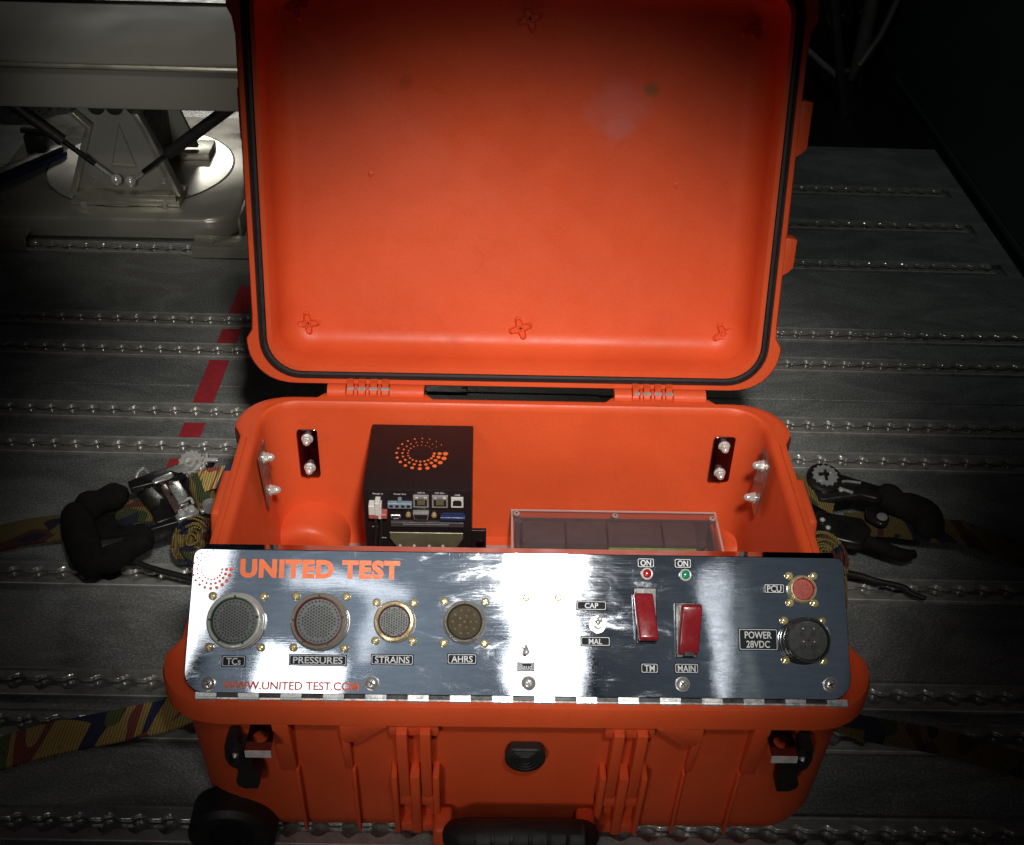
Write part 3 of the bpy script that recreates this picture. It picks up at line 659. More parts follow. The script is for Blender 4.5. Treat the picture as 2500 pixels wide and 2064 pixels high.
def connector(cx, cu, sx, sy, r_shell, r_ins, h, shell, ring, insert, holes, hr_=None, pitch=None, label=None):
    c = B(shell); c.T = pm(cx, cu, 0)
    c.lathe([(r_shell * 1.04, .0003), (r_shell * 1.04, .0016), (r_shell * .99, .0022), (r_shell * .99, h * .45), (r_shell * 1.02, h * .5), (r_shell * 1.02, h * .62), (r_shell * .97, h * .68), (r_shell * .97, h - .0012), (r_shell * .94, h - .0003), (r_ins * 1.12, h), (r_ins * 1.06, h - .0006), (r_ins * 1.04, h - .004)], 44, caps=False)
    sh = c.build('connector', panel, smooth=30)
    if label: sh['label'] = label
    for dx in (-sx, sx):
        for dy in (-sy, sy):
            share(S_brass, 'screw', panel, (cx + dx, cu + dy, .0004), Matrix.Rotation(rnd.random() * 3, 4, 'Z'))
    c = B(ring); c.T = pm(cx, cu, 0); c.lathe([(r_ins * 1.05, h - .0042), (r_ins * 1.06, h - .0018), (r_ins * .99, h - .0014), (r_ins * .96, h - .0030)], 44, caps=False); c.build('seal_ring', sh, smooth=40)
    c = B(insert); c.T = pm(cx, cu, 0); c.lathe([(r_ins * 1.0, h - .0045), (r_ins * .98, h - .0032), (.0004, h - .0032)], 36, caps=False)
    ins = c.build('insert', sh, smooth=30)
    # keyways round the mouth
    c = B('dark_hole'); c.T = pm(cx, cu, 0)
    for a in (90, 178, 10, 235, 295):
        a = R(a); ca, sa = math.cos(a), math.sin(a); r0, r1, t = r_ins * 1.0, r_ins * 1.13, r_ins * .045
        c.prism([(r0 * ca - t * sa, r0 * sa + t * ca), (r0 * ca + t * sa, r0 * sa - t * ca), (r1 * ca + t * sa, r1 * sa - t * ca), (r1 * ca - t * sa, r1 * sa + t * ca)], h - .003, h + .00012)
    c.build('keyway', sh)
    if holes:
        c = B('dark_hole'); c.T = pm(cx, cu, 0)
        for hx, hy, rr in holes: c.prism([(hx + rr * math.cos(k * math.pi / 4), hy + rr * math.sin(k * math.pi / 4)) for k in range(8)], h - .0034, h - .0030)
        o = c.build('sockets', sh); o['kind'] = 'stuff'
    return sh, h
def grid(rmax, px, py, rr, ringr=0, nr=0):
    out = []; i = 0; n = int(rmax / px) + 1
    for i in range(-n, n + 1):
        for j in range(-40, 41):
            x, y = i * px, (j + (.5 if i % 2 else 0)) * py
            if math.hypot(x, y) < rmax: out.append((x, y, rr))
    for k in range(nr): a = 2 * math.pi * (k + .5) / nr; out.append((ringr * math.cos(a), ringr * math.sin(a), rr))
    return out
connector(-.2212, .0541, .0199, .0196, .0215, .0172, .0130, 'nickel', 'green_ring', 'greyinsert', grid(.0125, .00205, .00235, .00080, .0148, 32))
connector(-.1564, .0546, .0197, .0198, .0218, .0178, .0130, 'olive_nickel', 'maroon_ring', 'greyinsert', grid(.0130, .00205, .00235, .00080, .0154, 34))
connector(-.0984, .0555, .0145, .0148, .0158, .0117, .0100, 'gold', 'maroon_ring', 'greyinsert', grid(.0104, .0019, .0019, .00072))
sh, h = connector(-.0438, .0558, .0159, .0160, .0163, .0132, .0100, 'olive_nickel', 'dark_hole', 'brown_insert', None)
c = B('dull_pin', 'dark_hole'); c.T = pm(-.0438, .0558)
for k in range(16):
    rr, a = (.0092, k * 2 * math.pi / 10) if k < 10 else (.0045, (k - 10) * 2 * math.pi / 5)
    if k == 15: rr = 0
    x, y = rr * math.cos(a), rr * math.sin(a); c.cur = 0; c.lathe([(.00085, h - .0032), (.00085, h - .0027)], 8, x, y); c.cur = 1; c.lathe([(.00066, h - .0030), (.00066, h - .00262)], 8, x - .0001, y - .0001)
c.build('sockets', sh)['kind'] = 'stuff'
sh, h = connector(.2231, .0850, .0098, .0107, .0108, .0082, .0075, 'gold', 'redinsert', 'redinsert', None)
c = B('dark_hole', 'redinsert'); c.T = pm(.2231, .0850)
for k in range(13):
    rr, a = (.0055, k * 2 * math.pi / 8) if k < 8 else (.0025, (k - 8) * 2 * math.pi / 4)
    if k == 12: rr = 0
    c.cur = 1; c.lathe([(.00095, h - .0033), (.00095, h - .0028)], 8, rr * math.cos(a), rr * math.sin(a)); c.cur = 0; c.lathe([(.0004, h - .0030), (.0004, h - .0027)], 6, rr * math.cos(a), rr * math.sin(a))
c.build('sockets', sh)['kind'] = 'stuff'
sh, h = connector(.2231, .0449, .0150, .0155, .0177, .0155, .0165, 'shellgrey', 'dark_hole', 'dark_insert', None, label='dark grey power connector with four large pins')
c = B('dark_hole', 'nickel'); c.T = pm(.2231, .0449)
for dx in (-.0042, .0042):
    for dy in (-.0050, .0050):
        c.cur = 0; c.lathe([(.0023, h - .0031), (.0023, h - .0022)], 12, dx, dy); c.cur = 1; c.lathe([(.0006, h - .003), (.0006, h - .0010)], 6, dx, dy + .0038)
c.build('pins', sh)
# D-sub style cover screws and toggles in the bright part
for x, u in ((.0043, .0758), (.0296, .0762)): share(S_brass, 'screw', panel, (x, u, .0004))
def toggle(x, u, tilt):
    b = B('nickel'); b.T = pm(x, u); b.lathe([(.0066, .0003), (.0066, .0012)], 24); b.lathe([(.0054, .0012), (.0054, .0034)], 6); b.lathe([(.0034, .0034), (.0034, .0075), (.0026, .008)], 16)
    t_ = b.build('toggle_switch', panel, smooth=30)
    b = B('nickel'); b.T = pm(x, u, .007) @ Matrix.Rotation(tilt, 4, 'X'); b.lathe([(.0013, 0), (.0018, .008), (.0024, .012), (.0020, .0142), (.0008, .0150)], 14); b.build('lever', t_, smooth=50)
toggle(.0605, .0555, -.25); toggle(.0042, .0385, .45)
def plate_label(x, u, w_, h_, txt, th, tw, two=False, bord=.0007):
    b = B('blacklabel'); b.T = pm(x, u); b.box(-w_ / 2, -h_ / 2, .0003, w_ / 2, h_ / 2, .0010); lb = b.build('label_plate', panel, bevel=.0002, seg=1)
    b = B('white'); b.T = pm(x, u); i0, i1 = bord, bord + .00042
    def R4(i): return rrect(-w_ / 2 + i, -h_ / 2 + i, w_ / 2 - i, h_ / 2 - i, .0009, 2)
    a = b.ring([(p, q, .00112) for p, q in R4(i0)]); c_ = b.ring([(p, q, .00112) for p, q in R4(i1)]); a2 = b.ring([(p, q, .0009) for p, q in R4(i0)]); c2 = b.ring([(p, q, .0009) for p, q in R4(i1)])
    b.bridge(a, c_); b.bridge(a2, a); b.bridge(c_, c2); b.build('border', lb)
    text(txt, pm(x, u - .0001, .00108), tw, th, 'white', lb, bold=.012)
    return lb
plate_label(-.2216, .0238, .0185, .0088, 'TCs', .0054, .0110)
plate_label(-.1568, .0254, .0450, .0088, 'PRESSURES', .0051, .0382)
plate_label(-.0993, .0265, .0332, .0084, 'STRAINS', .0051, .0268)
plate_label(-.0452, .0277, .0232, .0084, 'AHRS', .0050, .0165)
plate_label(.0992, .1044, .0140, .0080, 'ON', .0047, .0084)
plate_label(.1287, .1044, .0140, .0080, 'ON', .0047, .0084)
plate_label(.1010, .0224, .0140, .0080, 'TM', .0049, .0080)
plate_label(.1300, .0226, .0190, .0080, 'MAIN', .0049, .0138)
plate_label(.2011, .0855, .0166, .0080, 'PCU', .0052, .0113)
plate_label(.1870, .0455, .0312, .0172, 'POWER\n28VDC', .0126, .0212)
plate_label(.0558, .0702, .0240, .0078, 'CAP', .0042, .0105)
plate_label(.0588, .0425, .0236, .0078, 'MAL', .0042, .0105)
plate_label(.0045, .0223, .0135, .0070, 'Baud', .0040, .0100)
# indicator lamps
for x, u, mt in ((.1000, .0958, 'redled'), (.1306, .0953, 'greenled')):
    b = B('nickel'); b.T = pm(x, u); b.lathe([(.0048, .0003), (.0048, .0014), (.0040, .0020), (.0035, .0018)], 24, caps=False); o = b.build('indicator_lamp', panel)
    b = B(mt); b.T = pm(x, u); b.lathe([(.0036, .0012), (.0035, .0028), (.0026, .0036), (.0008, .0040)], 20); b.build('lens', o, smooth=60)
# red guarded switches
def guard(x0, x1, prof, name='switch_guard', lean=0):
    b = B('switchred'); b.T = PM
    A = b.ring([(x0 + lean * (u - prof[0][0]), u, n) for u, n in prof]); C = b.ring([(x1 + lean * (u - prof[0][0]), u, n) for u, n in prof]); b.F(A); b.F(C[::-1]); b.bridge(A, C)
    return b.build(name, panel, bevel=.0016, seg=3, smooth=45)
g = guard(.0915, .1065, [(.0435, .0030), (.0428, .0150), (.0450, .0175), (.060, .0140), (.0795, .0085), (.0805, .0030)], lean=-.08)
b = B('blackmetal'); b.T = PM; b.box(.0905, .0410, .0003, .1070, .0845, .0030); b.build('switch_base', g, bevel=.0006, seg=1)
g = guard(.1225, .1385, [(.0335, .0040), (.0330, .0080), (.0430, .0115), (.0520, .0125), (.0600, .0165), (.0695, .0180), (.0712, .0150), (.0705, .0040)], lean=.06)
b = B('blackmetal'); b.T = PM; b.box(.1215, .0305, .0003, .1380, .0735, .0040); b.build('switch_base', g, bevel=.0006, seg=1)
b = B('dark_hole'); b.T = PM; b.prism([(.1265, .0318), (.1350, .0318), (.1342, .0345), (.1320, .0352), (.1300, .0352), (.1275, .0345)], .0040, .0098); b.build('finger_notch', g)
b = B('dark_hole'); b.T = pm(.1335, .0665, .0172); b.lathe([(.0007, 0), (.0007, .0012)], 8); b.build('pin_hole', g)
# printed logo and lettering on the plate
def logo(T, Rr, mat, parent, squash=1, th=.0002):
    b = B(mat); b.T = T
    for rr, big, small in ((1.0, .112, .022), (.76, .088, .018), (.54, .066, .015)):
        for i in range(19):
            a = -R(18 * i); k = 1 - i / 18; rad = Rr * (small + (big - small) * k ** 1.15)
            b.lathe([(rad, 0), (rad, th)], 10, Rr * rr * math.cos(a), Rr * rr * math.sin(a))
    return b.build('printed_logo', parent)
logo(pm(-.2432, .0945, .0003), .0150, 'wornprint', plate)
text('UNITED TEST', pm(-.1584, .0957, .00045), .1254, .0150, 'orangeprint', plate, bold=.055, sp=1.12)
text('WWW.UNITED TEST.COM', pm(-.1766, .0058, .00045), .1048, .0066, 'wornprint', plate, bold=.03)

# ------------------------------------------------------------------ black recorder box inside the case
bxk = thing('data_recorder', 'black box with an orange dotted ring on top and sockets on its front', 'electronics box', (-.094, .33, .03))
b = B('blackbox'); b.box(-.1470, .2770, .034, -.0420, .3820, .185); b.build('housing', bxk, bevel=.0014)
logo(frame((-.0938, .3338, .18505), (1, 0, 0), (0, 1, 0), (0, 0, 1)), .0245, 'orangeprint', bxk, th=.0003)
YF = .277
def fb(mat, x0, x1, z0, z1, dep=.002, name='socket', par=bxk, bev=0, y=YF):
    b = B(mat); b.box(x0, y - dep, z0, x1, y + .002, z1); return b.build(name, par, bevel=bev, seg=1)
for x0, x1 in ((-.0985, -.0835), (-.0803, -.0650)):
    e = fb('steel', x0, x1, .1653, .1790, .0030, 'ethernet_socket')
    fb('dark_hole', x0 + .0016, x1 - .0016, .1672, .1760, .0032, 'opening', e)
    b = B('brass'); 
    for k in range(8): xx = x0 + .0042 + k * .00095; b.box(xx, YF - .0035, .1690, xx + .0004, YF - .0031, .1752)
    b.build('contacts', e)
    b = B('steel'); b.box(x0 + .0018, YF - .0034, .1755, x0 + .0045, YF - .003, .1778); b.box(x1 - .0045, YF - .0034, .1755, x1 - .0018, YF - .003, .1778); b.build('shield_tab', e)
e = fb('whiteplastic', -.0617, -.0500, .1655, .1770, .0025, 'usb_socket')
b = B('dark_hole'); b.T = frame((-.05585, YF, .1710), (1, 0, 0), (0, 0, 1), (0, -1, 0)); b.prism([(-.0043, -.0035), (.0043, -.0035), (.0043, .0018), (.0026, .0036), (-.0026, .0036), (-.0043, .0018)], .001, .0027); b.build('opening', e)
e = fb('bluegrey', -.1233, -.0998, .1645, .1709, .0045, 'power_out_socket', bev=.0004)
fb('bluegrey', -.1132, -.1097, .1709, .1755, .0040, 'latch', e)
for k in range(4): fb('dark_hole', -.1215 + k * .0056, -.1182 + k * .0056, .1662, .1690, .0047, 'opening', e)
e = fb('whiteplastic', -.1415, -.1290, .1595, .1712, .0090, 'power_plug', bev=.0006)
fb('whiteplastic', -.1352, -.1302, .1600, .1758, .0105, 'latch', e, .0004)
fb('pinkplastic', -.1418, -.1240, .1545, .1600, .0085, 'plug_body', e, .0006)
fb('whiteplastic', -.1322, -.1296, .1550, .1592, .0090, 'plug_tab', e)
for x in (-.1352, -.1300):
    b = B('black'); b.tube([(x, YF - .006, .156), (x - .0002, YF - .007, .14), (x - .0022, YF - .006, .12), (x - .0040, YF - .004, .085)], .0012, 8); b.build('lead', e)
b = B('steel'); b.T = frame((-.0913, YF, .1550), (1, 0, 0), (0, 0, 1), (0, -1, 0)); dp = [(-.0080, .0048), (.0080, .0048), (.0066, -.0048), (-.0066, -.0048)]; b.prism(dp, 0, .0050); e = b.build('serial_socket', bxk, bevel=.0008)
b = B('dark_hole'); b.T = frame((-.0913, YF, .1545), (1, 0, 0), (0, 0, 1), (0, -1, 0)); b.prism([(x * .86, y * .66) for x, y in dp], .004, .0052); b.build('opening', e)
for x in (-.1037, -.0785):
    b = B('brass'); b.T = frame((x, YF, .1545), (1, 0, 0), (0, 0, 1), (0, -1, 0)); b.lathe([(.0026, 0), (.0026, .003)], 6); b.lathe([(.0013, .003), (.0013, .0038)], 8); b.build('jack_screw', e)
fb('blue', -.0725, -.0480, .1500, .1545, .0050, 'memory_card', bev=.0005)
fb('blue', -.0700, -.0500, .1550, .1566, .0015, 'card_slot')
e = fb('steel', -.1210, -.1112, .1494, .1534, .0012, 'micro_socket', bev=.0006)
fb('dark_hole', -.1198, -.1124, .1504, .1524, .0014, 'opening', e)
e = fb('module', -.1212, -.0494, .1395, .1458, .0030, 'ledge', bev=.0006)
fb('steel', -.109, -.064, .1431, .1438, .0033, 'slot_trim', e)
b = B('silverstrap'); b.T = frame((0, YF, 0), (1, 0, 0), (0, 0, 1), (0, -1, 0)); b.prism([(-.1225, .1345), (-.0500, .1345), (-.0500, .1270), (-.0600, .1085), (-.0660, .090), (-.1060, .090), (-.1120, .1085), (-.1225, .1270)], .004, .0055); e = b.build('front_bracket', bxk, bevel=.0004, seg=1)
for x in (-.1125, -.0985, -.0835, -.0700):
    b = B('nickel'); b.T = frame((x, YF - .0055, .1170), (1, 0, 0), (0, 0, 1), (0, -1, 0)); b.lathe([(.0016, 0), (.0016, .0008), (.0008, .0011)], 10); b.build('screw', e)
for t_, x, z, w_, h_ in (('Power In', -.1326, .1797, .0100, .0016), ('Power Out', -.1113, .1797, .0120, .0016), ('NIC In', -.0908, .1818, .0068, .0016), ('NIC Out', -.0729, .1818, .0088, .0016), ('USB', -.0557, .1795, .0052, .0015), ('RS232', -.0908, .1630, .0078, .0015), ('COM 1', -.0890, .1484, .0060, .0012), ('GPS', -.1160, .1482, .0050, .0012), ('REC', -.1370, .1490, .0050, .0012), ('PWR', -.1370, .1372, .0050, .0012), ('STA', -.1285, .1225, .0046, .0012)):
    text(t_, frame((x, YF - .0002, z), (1, 0, 0), (0, 0, 1), (0, -1, 0)), w_, h_, 'white', bxk, bold=.02)
b = B('blackbox'); b.box(-.042, .283, .031, -.0265, .37, .034); b.build('mounting_foot', bxk)
b = B('blackbox'); b.box(-.1500, .283, .031, -.147, .37, .034); b.build('mounting_foot', bxk)
b = B('blackbox'); b.box(-.0420, .2790, .100, -.0270, .2830, .1320); ft = b.build('mounting_tab', bxk, bevel=.0005, seg=1)
b = B('darkplate'); b.T = frame((-.0330, .279, .114), (1, 0, 0), (0, 0, 1), (0, -1, 0)); b.lathe([(.0045, 0), (.0045, .0015), (.003, .0025)], 14); b.build('screw', ft)
# frosted base sheet
b = B('frosted'); b.T = Matrix(); b.box(-.205, .060, .0295, .235, .366, .0318); o = b.build('base_sheet', None); o['label'] = 'pinkish translucent sheet lying in the bottom of the orange case'; o['category'] = 'sheet'
# ------------------------------------------------------------------ clear junction box
jb = thing('junction_box', 'clear lidded box with dark modules and a green terminal strip', 'junction box', (.11, .31, .032))
b = B('module'); b.box(.006, .205, .034, .219, .3745, .038); b.box(.006, .205, .034, .008, .3745, .066); b.box(.217, .205, .034, .219, .3745, .066); b.box(.006, .3725, .034, .219, .3745, .066); b.build('tray', jb)
b = B('acrylic'); b.box(0, .200, .0675, .2255, .3820, .0705); b.build('clear_lid', jb, bevel=.0008)
for x0, x1 in ((.012, .058), (.060, .103), (.105, .163), (.165, .200)):
    b = B('module'); b.box(x0, .335, .038, x1, .370, .0655); b.build('module_block', jb, bevel=.001)
b = B('pcb'); b.box(.104, .300, .038, .198, .331, .0640); ts = b.build('terminal_strip', jb, bevel=.0006, seg=1)
for k in range(15):
    b = B('dark_hole'); b.box(.107 + k * .006, .322, .0640, .1105 + k * .006, .3265, .0643); b.build('terminal_slot', ts)
b = B('pcb'); b.box(.012, .290, .038, .095, .326, .041); b.build('circuit_board', jb)
for k in range(10):
    b = B('brass' if k % 3 else 'whiteplastic'); x = .018 + k * .0075; y = .300 + .014 * ((k * 7) % 5) / 5; b.box(x, y, .041, x + .004, y + .005, .046); b.build('component', jb)
for nm_, q in (('lid_edge', (0, .3795, .2255, .3820)), ('lid_edge', (0, .200, .0022, .3793)), ('lid_edge', (.2233, .200, .2255, .3793))):
    b = B('lightedge'); b.box(q[0], q[1], .0706, q[2], q[3], .0711); b.build(nm_, jb)
for k, cc in enumerate(('redinsert', 'black', 'gold', 'black')):
    b = B(cc); b.tube([(.198, .315 + .004 * k, .052), (.206, .322 + .003 * k, .060), (.211, .335 + .002 * k, .056), (.208, .350, .045)], .0011, 6); b.build('wire', jb)
for x, y in ((.0062, .3749), (.1138, .3738), (.2198, .3713)):
    b = B('acrylic'); b.lathe([(.0062, .0706), (.0058, .0722)], 18, x, y - .002); b.build('screw_boss', jb)
    b = B('steel', 'dark_hole'); b.lathe([(.0036, .0722), (.0032, .0735), (.001, .0738)], 14, x, y - .002); b.cur = 1; b.lathe([(.0012, .0738), (.0012, .0739)], 8, x, y - .002); b.build('screw', jb)
b = B('acrylic', 'dark_hole'); b.lathe([(.0042, .0706), (.0042, .0716)], 16, .0078, .3635); b.build('lid_hole', jb)

# ------------------------------------------------------------------ ratchet straps
def rot2(T, pts): return pts
def camo_strap(pts, hw, th, parent, name='webbing', mat='camo'):
    b = B(mat); hv = []
    for i, p in enumerate(pts):
        p0, p1 = Vector(pts[max(0, i - 1)]), Vector(pts[min(len(pts) - 1, i + 1)]); t = (p1 - p0); t.z = 0; t.normalize()
        hv.append(Vector((-t.y, t.x, 0)) * hw)
    b.ribbon(pts, hv, th); return b.build(name, parent, smooth=60)
def slab(mat, poly, z0, z1, parent, name, bevel=.002, seg=2, dz=None):
    b = B(mat)
    if dz:   # sloped: height as a function of x
        a = b.ring([(x, y, z0 + dz(x)) for x, y in poly]); c = b.ring([(x, y, z1 + dz(x)) for x, y in poly]); b.F(a[::-1]); b.F(c); b.bridge(a, c)
    else: b.prism(poly, z0, z1)
    return b.build(name, parent, bevel=bevel, seg=seg, smooth=45)
rt = thing('ratchet_buckle', 'black and silver ratchet buckle with foam grip left of the case', 'ratchet buckle', (-.40, .37, 0), 'ratchet buckles')
zr = lambda x: max(0, (x + .49)) * .10
# foam-covered handle: a thick grip and two arms
b = B('foam'); b.tube([(-.4745, .398, .045), (-.4775, .388, .045), (-.468, .362, .045), (-.452, .330, .044), (-.440, .316, .042), (-.432, .311, .04)], [.012, .018, .0185, .018, .017, .010], 16, sub=5); b.build('grip', rt, smooth=70)
b = B('foam'); b.tube([(-.478, .394, .045), (-.468, .403, .048), (-.455, .407, .052), (-.441, .411, .056), (-.428, .412, .060)], [.012, .0175, .0135, .0155, .008], 14, sub=5); b.build('grip_arm', rt, smooth=70)
b = B('foam'); b.tube([(-.440, .318, .042), (-.424, .322, .045), (-.408, .331, .05), (-.392, .344, .054), (-.385, .348, .056)], [.012, .0155, .0125, .0135, .007], 14, sub=5); b.build('grip_arm', rt, smooth=70)
slab('foam', [(-.4806, .4129), (-.4524, .4228), (-.4421, .4112), (-.4412, .3987), (-.4335, .3866), (-.4136, .3906), (-.3997, .3856), (-.4208, .3731), (-.4487, .3656)], .030, .036, rt, 'grip_web', bevel=.001)
slab('blackmetal', [(-.4247, .4146), (-.4026, .4316), (-.3767, .4473), (-.3361, .4560), (-.3383, .4465), (-.3521, .4330), (-.3986, .4116), (-.4182, .4021)], .068, .075, rt, 'handle_side', bevel=.0015)
slab('steel', [(-.3973, .4105), (-.3955, .4160), (-.3819, .4275), (-.3775, .4280), (-.3752, .4222), (-.3780, .4180), (-.3932, .4079)], .0752, .0785, rt, 'handle_stamping', bevel=.0015, seg=2)
slab('blackmetal', [(-.3921, .3618), (-.3669, .3761), (-.3263, .3963), (-.3230, .3911), (-.3602, .3711), (-.3887, .3568)], .034, .056, rt, 'frame_side', bevel=.0012)
slab('blackmetal', [(-.4214, .4258), (-.4060, .4363), (-.3647, .3881), (-.3871, .3745), (-.3985, .3950)], .044, .050, rt, 'frame_plate', bevel=.0012)
slab('steel', [(-.3909, .4391), (-.3779, .4440), (-.3620, .4180), (-.3640, .4120), (-.3580, .4044), (-.3661, .3989)], .050, .054, rt, 'release_plate', bevel=.001)
slab('sidebracket', [(-.3967, .4300), (-.3903, .4330), (-.3619, .3885), (-.3678, .3814)], .056, .0605, rt, 'pawl_plate', bevel=.001)
slab('blackmetal', [(-.3800, .4120), (-.3776, .4135), (-.3752, .4085), (-.3776, .4070)], .0600, .0612, rt, 'pawl_slot', bevel=.0003)
slab('steel', [(-.3655, .3722), (-.3620, .3810), (-.3562, .3899), (-.3461, .3883), (-.3407, .3815), (-.3439, .3744), (-.3601, .3655)], .056, .0630, rt, 'axle_bracket', bevel=.0015)
for x, y in ((-.3590, .3755), (-.3490, .3830)):
    b = B('nickel'); b.T = Matrix.Translation((x, y, .0630)); b.lathe([(.0038, 0), (.0038, .0020), (.0028, .0042), (.0010, .0048)], 14); b.build('rivet', rt)
slab('steel', [(-.3420, .3850), (-.3290, .3920), (-.3250, .3880), (-.3380, .3800)], .058, .062, rt, 'side_tab', bevel=.0008)
b = B('nickel'); b.T = Matrix.Translation((-.3555, .4330, .086)) @ Matrix.Rotation(.5, 4, 'X') @ Matrix.Rotation(-.2, 4, 'Y')
tp = []
for k in range(28): a = 2 * math.pi * k / 28; r_ = .0150 if k % 2 else .0126; tp.append((r_ * math.cos(a), r_ * math.sin(a)))
b.prism(tp, -.006, -.002); b.prism(tp, .0035, .0060); b.lathe([(.0105, -.002), (.0105, .0035)], 20); b.lathe([(.0080, .006), (.0065, .0085), (.0045, .0088), (.0040, .0068)], 16); b.build('gear_wheel', rt, smooth=30)
b = B('steel'); b.T = Matrix.Translation((-.3555, .4330, .086)) @ Matrix.Rotation(.5, 4, 'X') @ Matrix.Rotation(-.2, 4, 'Y'); b.prism([(-.020, -.010), (-.012, -.013), (.004, -.011), (.012, -.004), (.010, .002), (-.006, -.002), (-.018, -.004)], .0062, .0080); b.build('cover_cap', rt, bevel=.0006)
b = B('nickel'); b.T = Matrix.Translation((-.3420, .4480, .080)) @ Matrix.Rotation(.5, 4, 'X'); b.box(-.010, -.0035, 0, .012, .0005, .006); b.box(-.002, -.008, .001, .001, .006, .007); b.build('drive_pawl', rt, bevel=.0006)
b = B('steel'); b.tube([(-.4070, .4360, .066), (-.4115, .4370, .074), (-.4170, .4320, .074), (-.4190, .4260, .070)], .0022, 8, sub=4); b.build('spring_clip', rt)
b = B('steel'); b.tube([(-.3540, .4290, .072), (-.3270, .3810, .066)], .0080, 16); b.build('spool', rt)
b = B('nickel'); b.tube([(-.3680, .3990, .056), (-.3600, .3975, .062), (-.3540, .4000, .064), (-.3500, .3950, .060)], .0016, 8, sub=4); b.build('torsion_spring', rt)
st = thing('camo_strap', 'yellow camouflage strap running from the left edge through the foam-gripped buckle to the case', 'strap', (-.6, .37, 0))
camo_strap([(-.80, .300, .004), (-.66, .352, .008), (-.54, .392, .018), (-.48, .3985, .024), (-.43, .4060, .036), (-.40, .4120, .039), (-.37, .4120, .040)], .0215, .0022, st)
b = B('camo')
for k in range(4):   # turns wound on the spool
    pass
b.tube([(-.3505, .4220, .072), (-.3315, .3880, .067)], .0120, 20); b.build('spool_wrap', st, smooth=60)
camo_strap([(-.341, .405, .084), (-.330, .410, .085), (-.315, .413, .086), (-.300, .416, .090), (-.282, .418, .092), (-.268, .415, .090)], .0175, .0022, st, mat='camo_lit')
# roll of spare webbing
def roll(T, r0, r1, turns, hw, par_label, nm):
    o = thing(nm, par_label, 'strap roll', T.translation)
    b = B('camo'); b.T = T; n = int(turns * 22); A = None
    for i in range(n + 1):
        a = i / 22 * 2 * math.pi; r_ = r0 + (r1 - r0) * (i / n) ** .9 + .0011 * math.sin(i * .31) + .0006 * math.sin(i * .93); dz = .0035 * math.sin(i * .117) + .001 * math.sin(i * .61)
        cur = b.ring([((r_) * math.cos(a), r_ * math.sin(a), -hw + dz), ((r_) * math.cos(a), r_ * math.sin(a), hw + dz), ((r_ + .0020) * math.cos(a), (r_ + .0020) * math.sin(a), hw + dz), ((r_ + .0020) * math.cos(a), (r_ + .0020) * math.sin(a), -hw + dz)])
        if A: b.bridge(A, cur)
        A = cur
    b.build('coil', o, smooth=60); return o
rl = roll(Matrix.Translation((-.3370, .352, .044)) @ Matrix.Rotation(R(38), 4, 'X') @ Matrix.Rotation(R(-22), 4, 'Y'), .003, .0255, 6.3, .013, 'coiled roll of camouflage webbing beside the left side of the case', 'strap_roll')
tail = thing('strap_tail', 'loose end of camouflage webbing hanging beside the left side of the panel', 'strap', (-.31, .27, 0))
camo_strap([(-.345, .345, .046), (-.325, .315, .044), (-.305, .290, .036), (-.292, .262, .024), (-.290, .235, .012)], .0125, .002, tail)
tie = thing('cable_tie', 'black cord running from the left buckle grip to the case', 'cord', (-.39, .335, 0))
b = B('black'); b.tube([(-.4360, .338, .030), (-.424, .330, .034), (-.4130, .334, .034), (-.3843, .3235, .031), (-.3503, .3130, .030), (-.325, .306, .030), (-.296, .302, .032)], .0033, 8, sub=4); b.build('cord', tie, smooth=60)
b = B('black'); b.T = Matrix.Translation((-.318, .305, .031)); b.lathe([(.003, -.008), (.0075, -.005), (.0085, 0), (.007, .005), (.003, .008)], 12); b.build('knot', tie, smooth=60)
st = thing('camo_strap', 'striped camouflage strap leaving the left front corner of the case', 'strap', (-.36, .11, 0))
camo_strap([(-.262, .155, .046), (-.295, .137, .036), (-.325, .1265, .031), (-.374, .113, .030), (-.414, .102, .030), (-.4445, .092, .029), (-.50, .075, .022), (-.60, .045, .004)], .0190, .0022, st, mat='camo_lit')

rt = thing('ratchet_buckle', 'black ratchet buckle with round silver gear right of the case', 'ratchet buckle', (.38, .43, 0), 'ratchet buckles')
slab('blackmetal', [(.3480, .4120), (.3440, .4330), (.3520, .4540), (.3650, .4640), (.3760, .4640), (.4067, .4480), (.4270, .4380), (.4250, .4200), (.4150, .4160), (.398, .4230)], .055, .066, rt, 'handle_side', bevel=.003)
slab('blackmetal', [(.3440, .3790), (.3420, .4000), (.3500, .4180), (.4000, .4060), (.4060, .3860), (.3880, .3620), (.3700, .3670)], .034, .046, rt, 'frame_side', bevel=.003)
b = B('blackmetal'); b.T = Matrix.Translation((.3585, .4420, .072)) @ Matrix.Rotation(.25, 4, 'X'); b.lathe([(.0195, -.010), (.0200, -.006), (.0200, .003), (.0180, .005)], 28); b.build('gear_housing', rt, smooth=35)
b = B('steel', 'blackmetal'); b.T = Matrix.Translation((.3590, .4420, .076)) @ Matrix.Rotation(.25, 4, 'X'); tp2 = [(x * 1.02, y * 1.02) for x, y in tp]; b.prism(tp2, -.002, .0024); b.cur = 1; b.box(-.008, -.0015, .0024, .004, .0015, .0052); b.box(-.0015, -.008, .0024, .0015, .006, .0048); b.cur = 0; b.box(-.002, .003, .0024, .009, .008, .0046); b.box(-.009, -.008, .0024, -.004, -.003, .0046); b.build('gear_wheel', rt, smooth=30)
for x, y, z in ((.352, .3990, .047), (.3555, .3860, .047), (.3760, .4280, .067)):
    b = B('nickel'); b.T = Matrix.Translation((x, y, z)); b.lathe([(.0030, 0), (.0030, .0016), (.0014, .0030)], 12); b.build('rivet', rt)
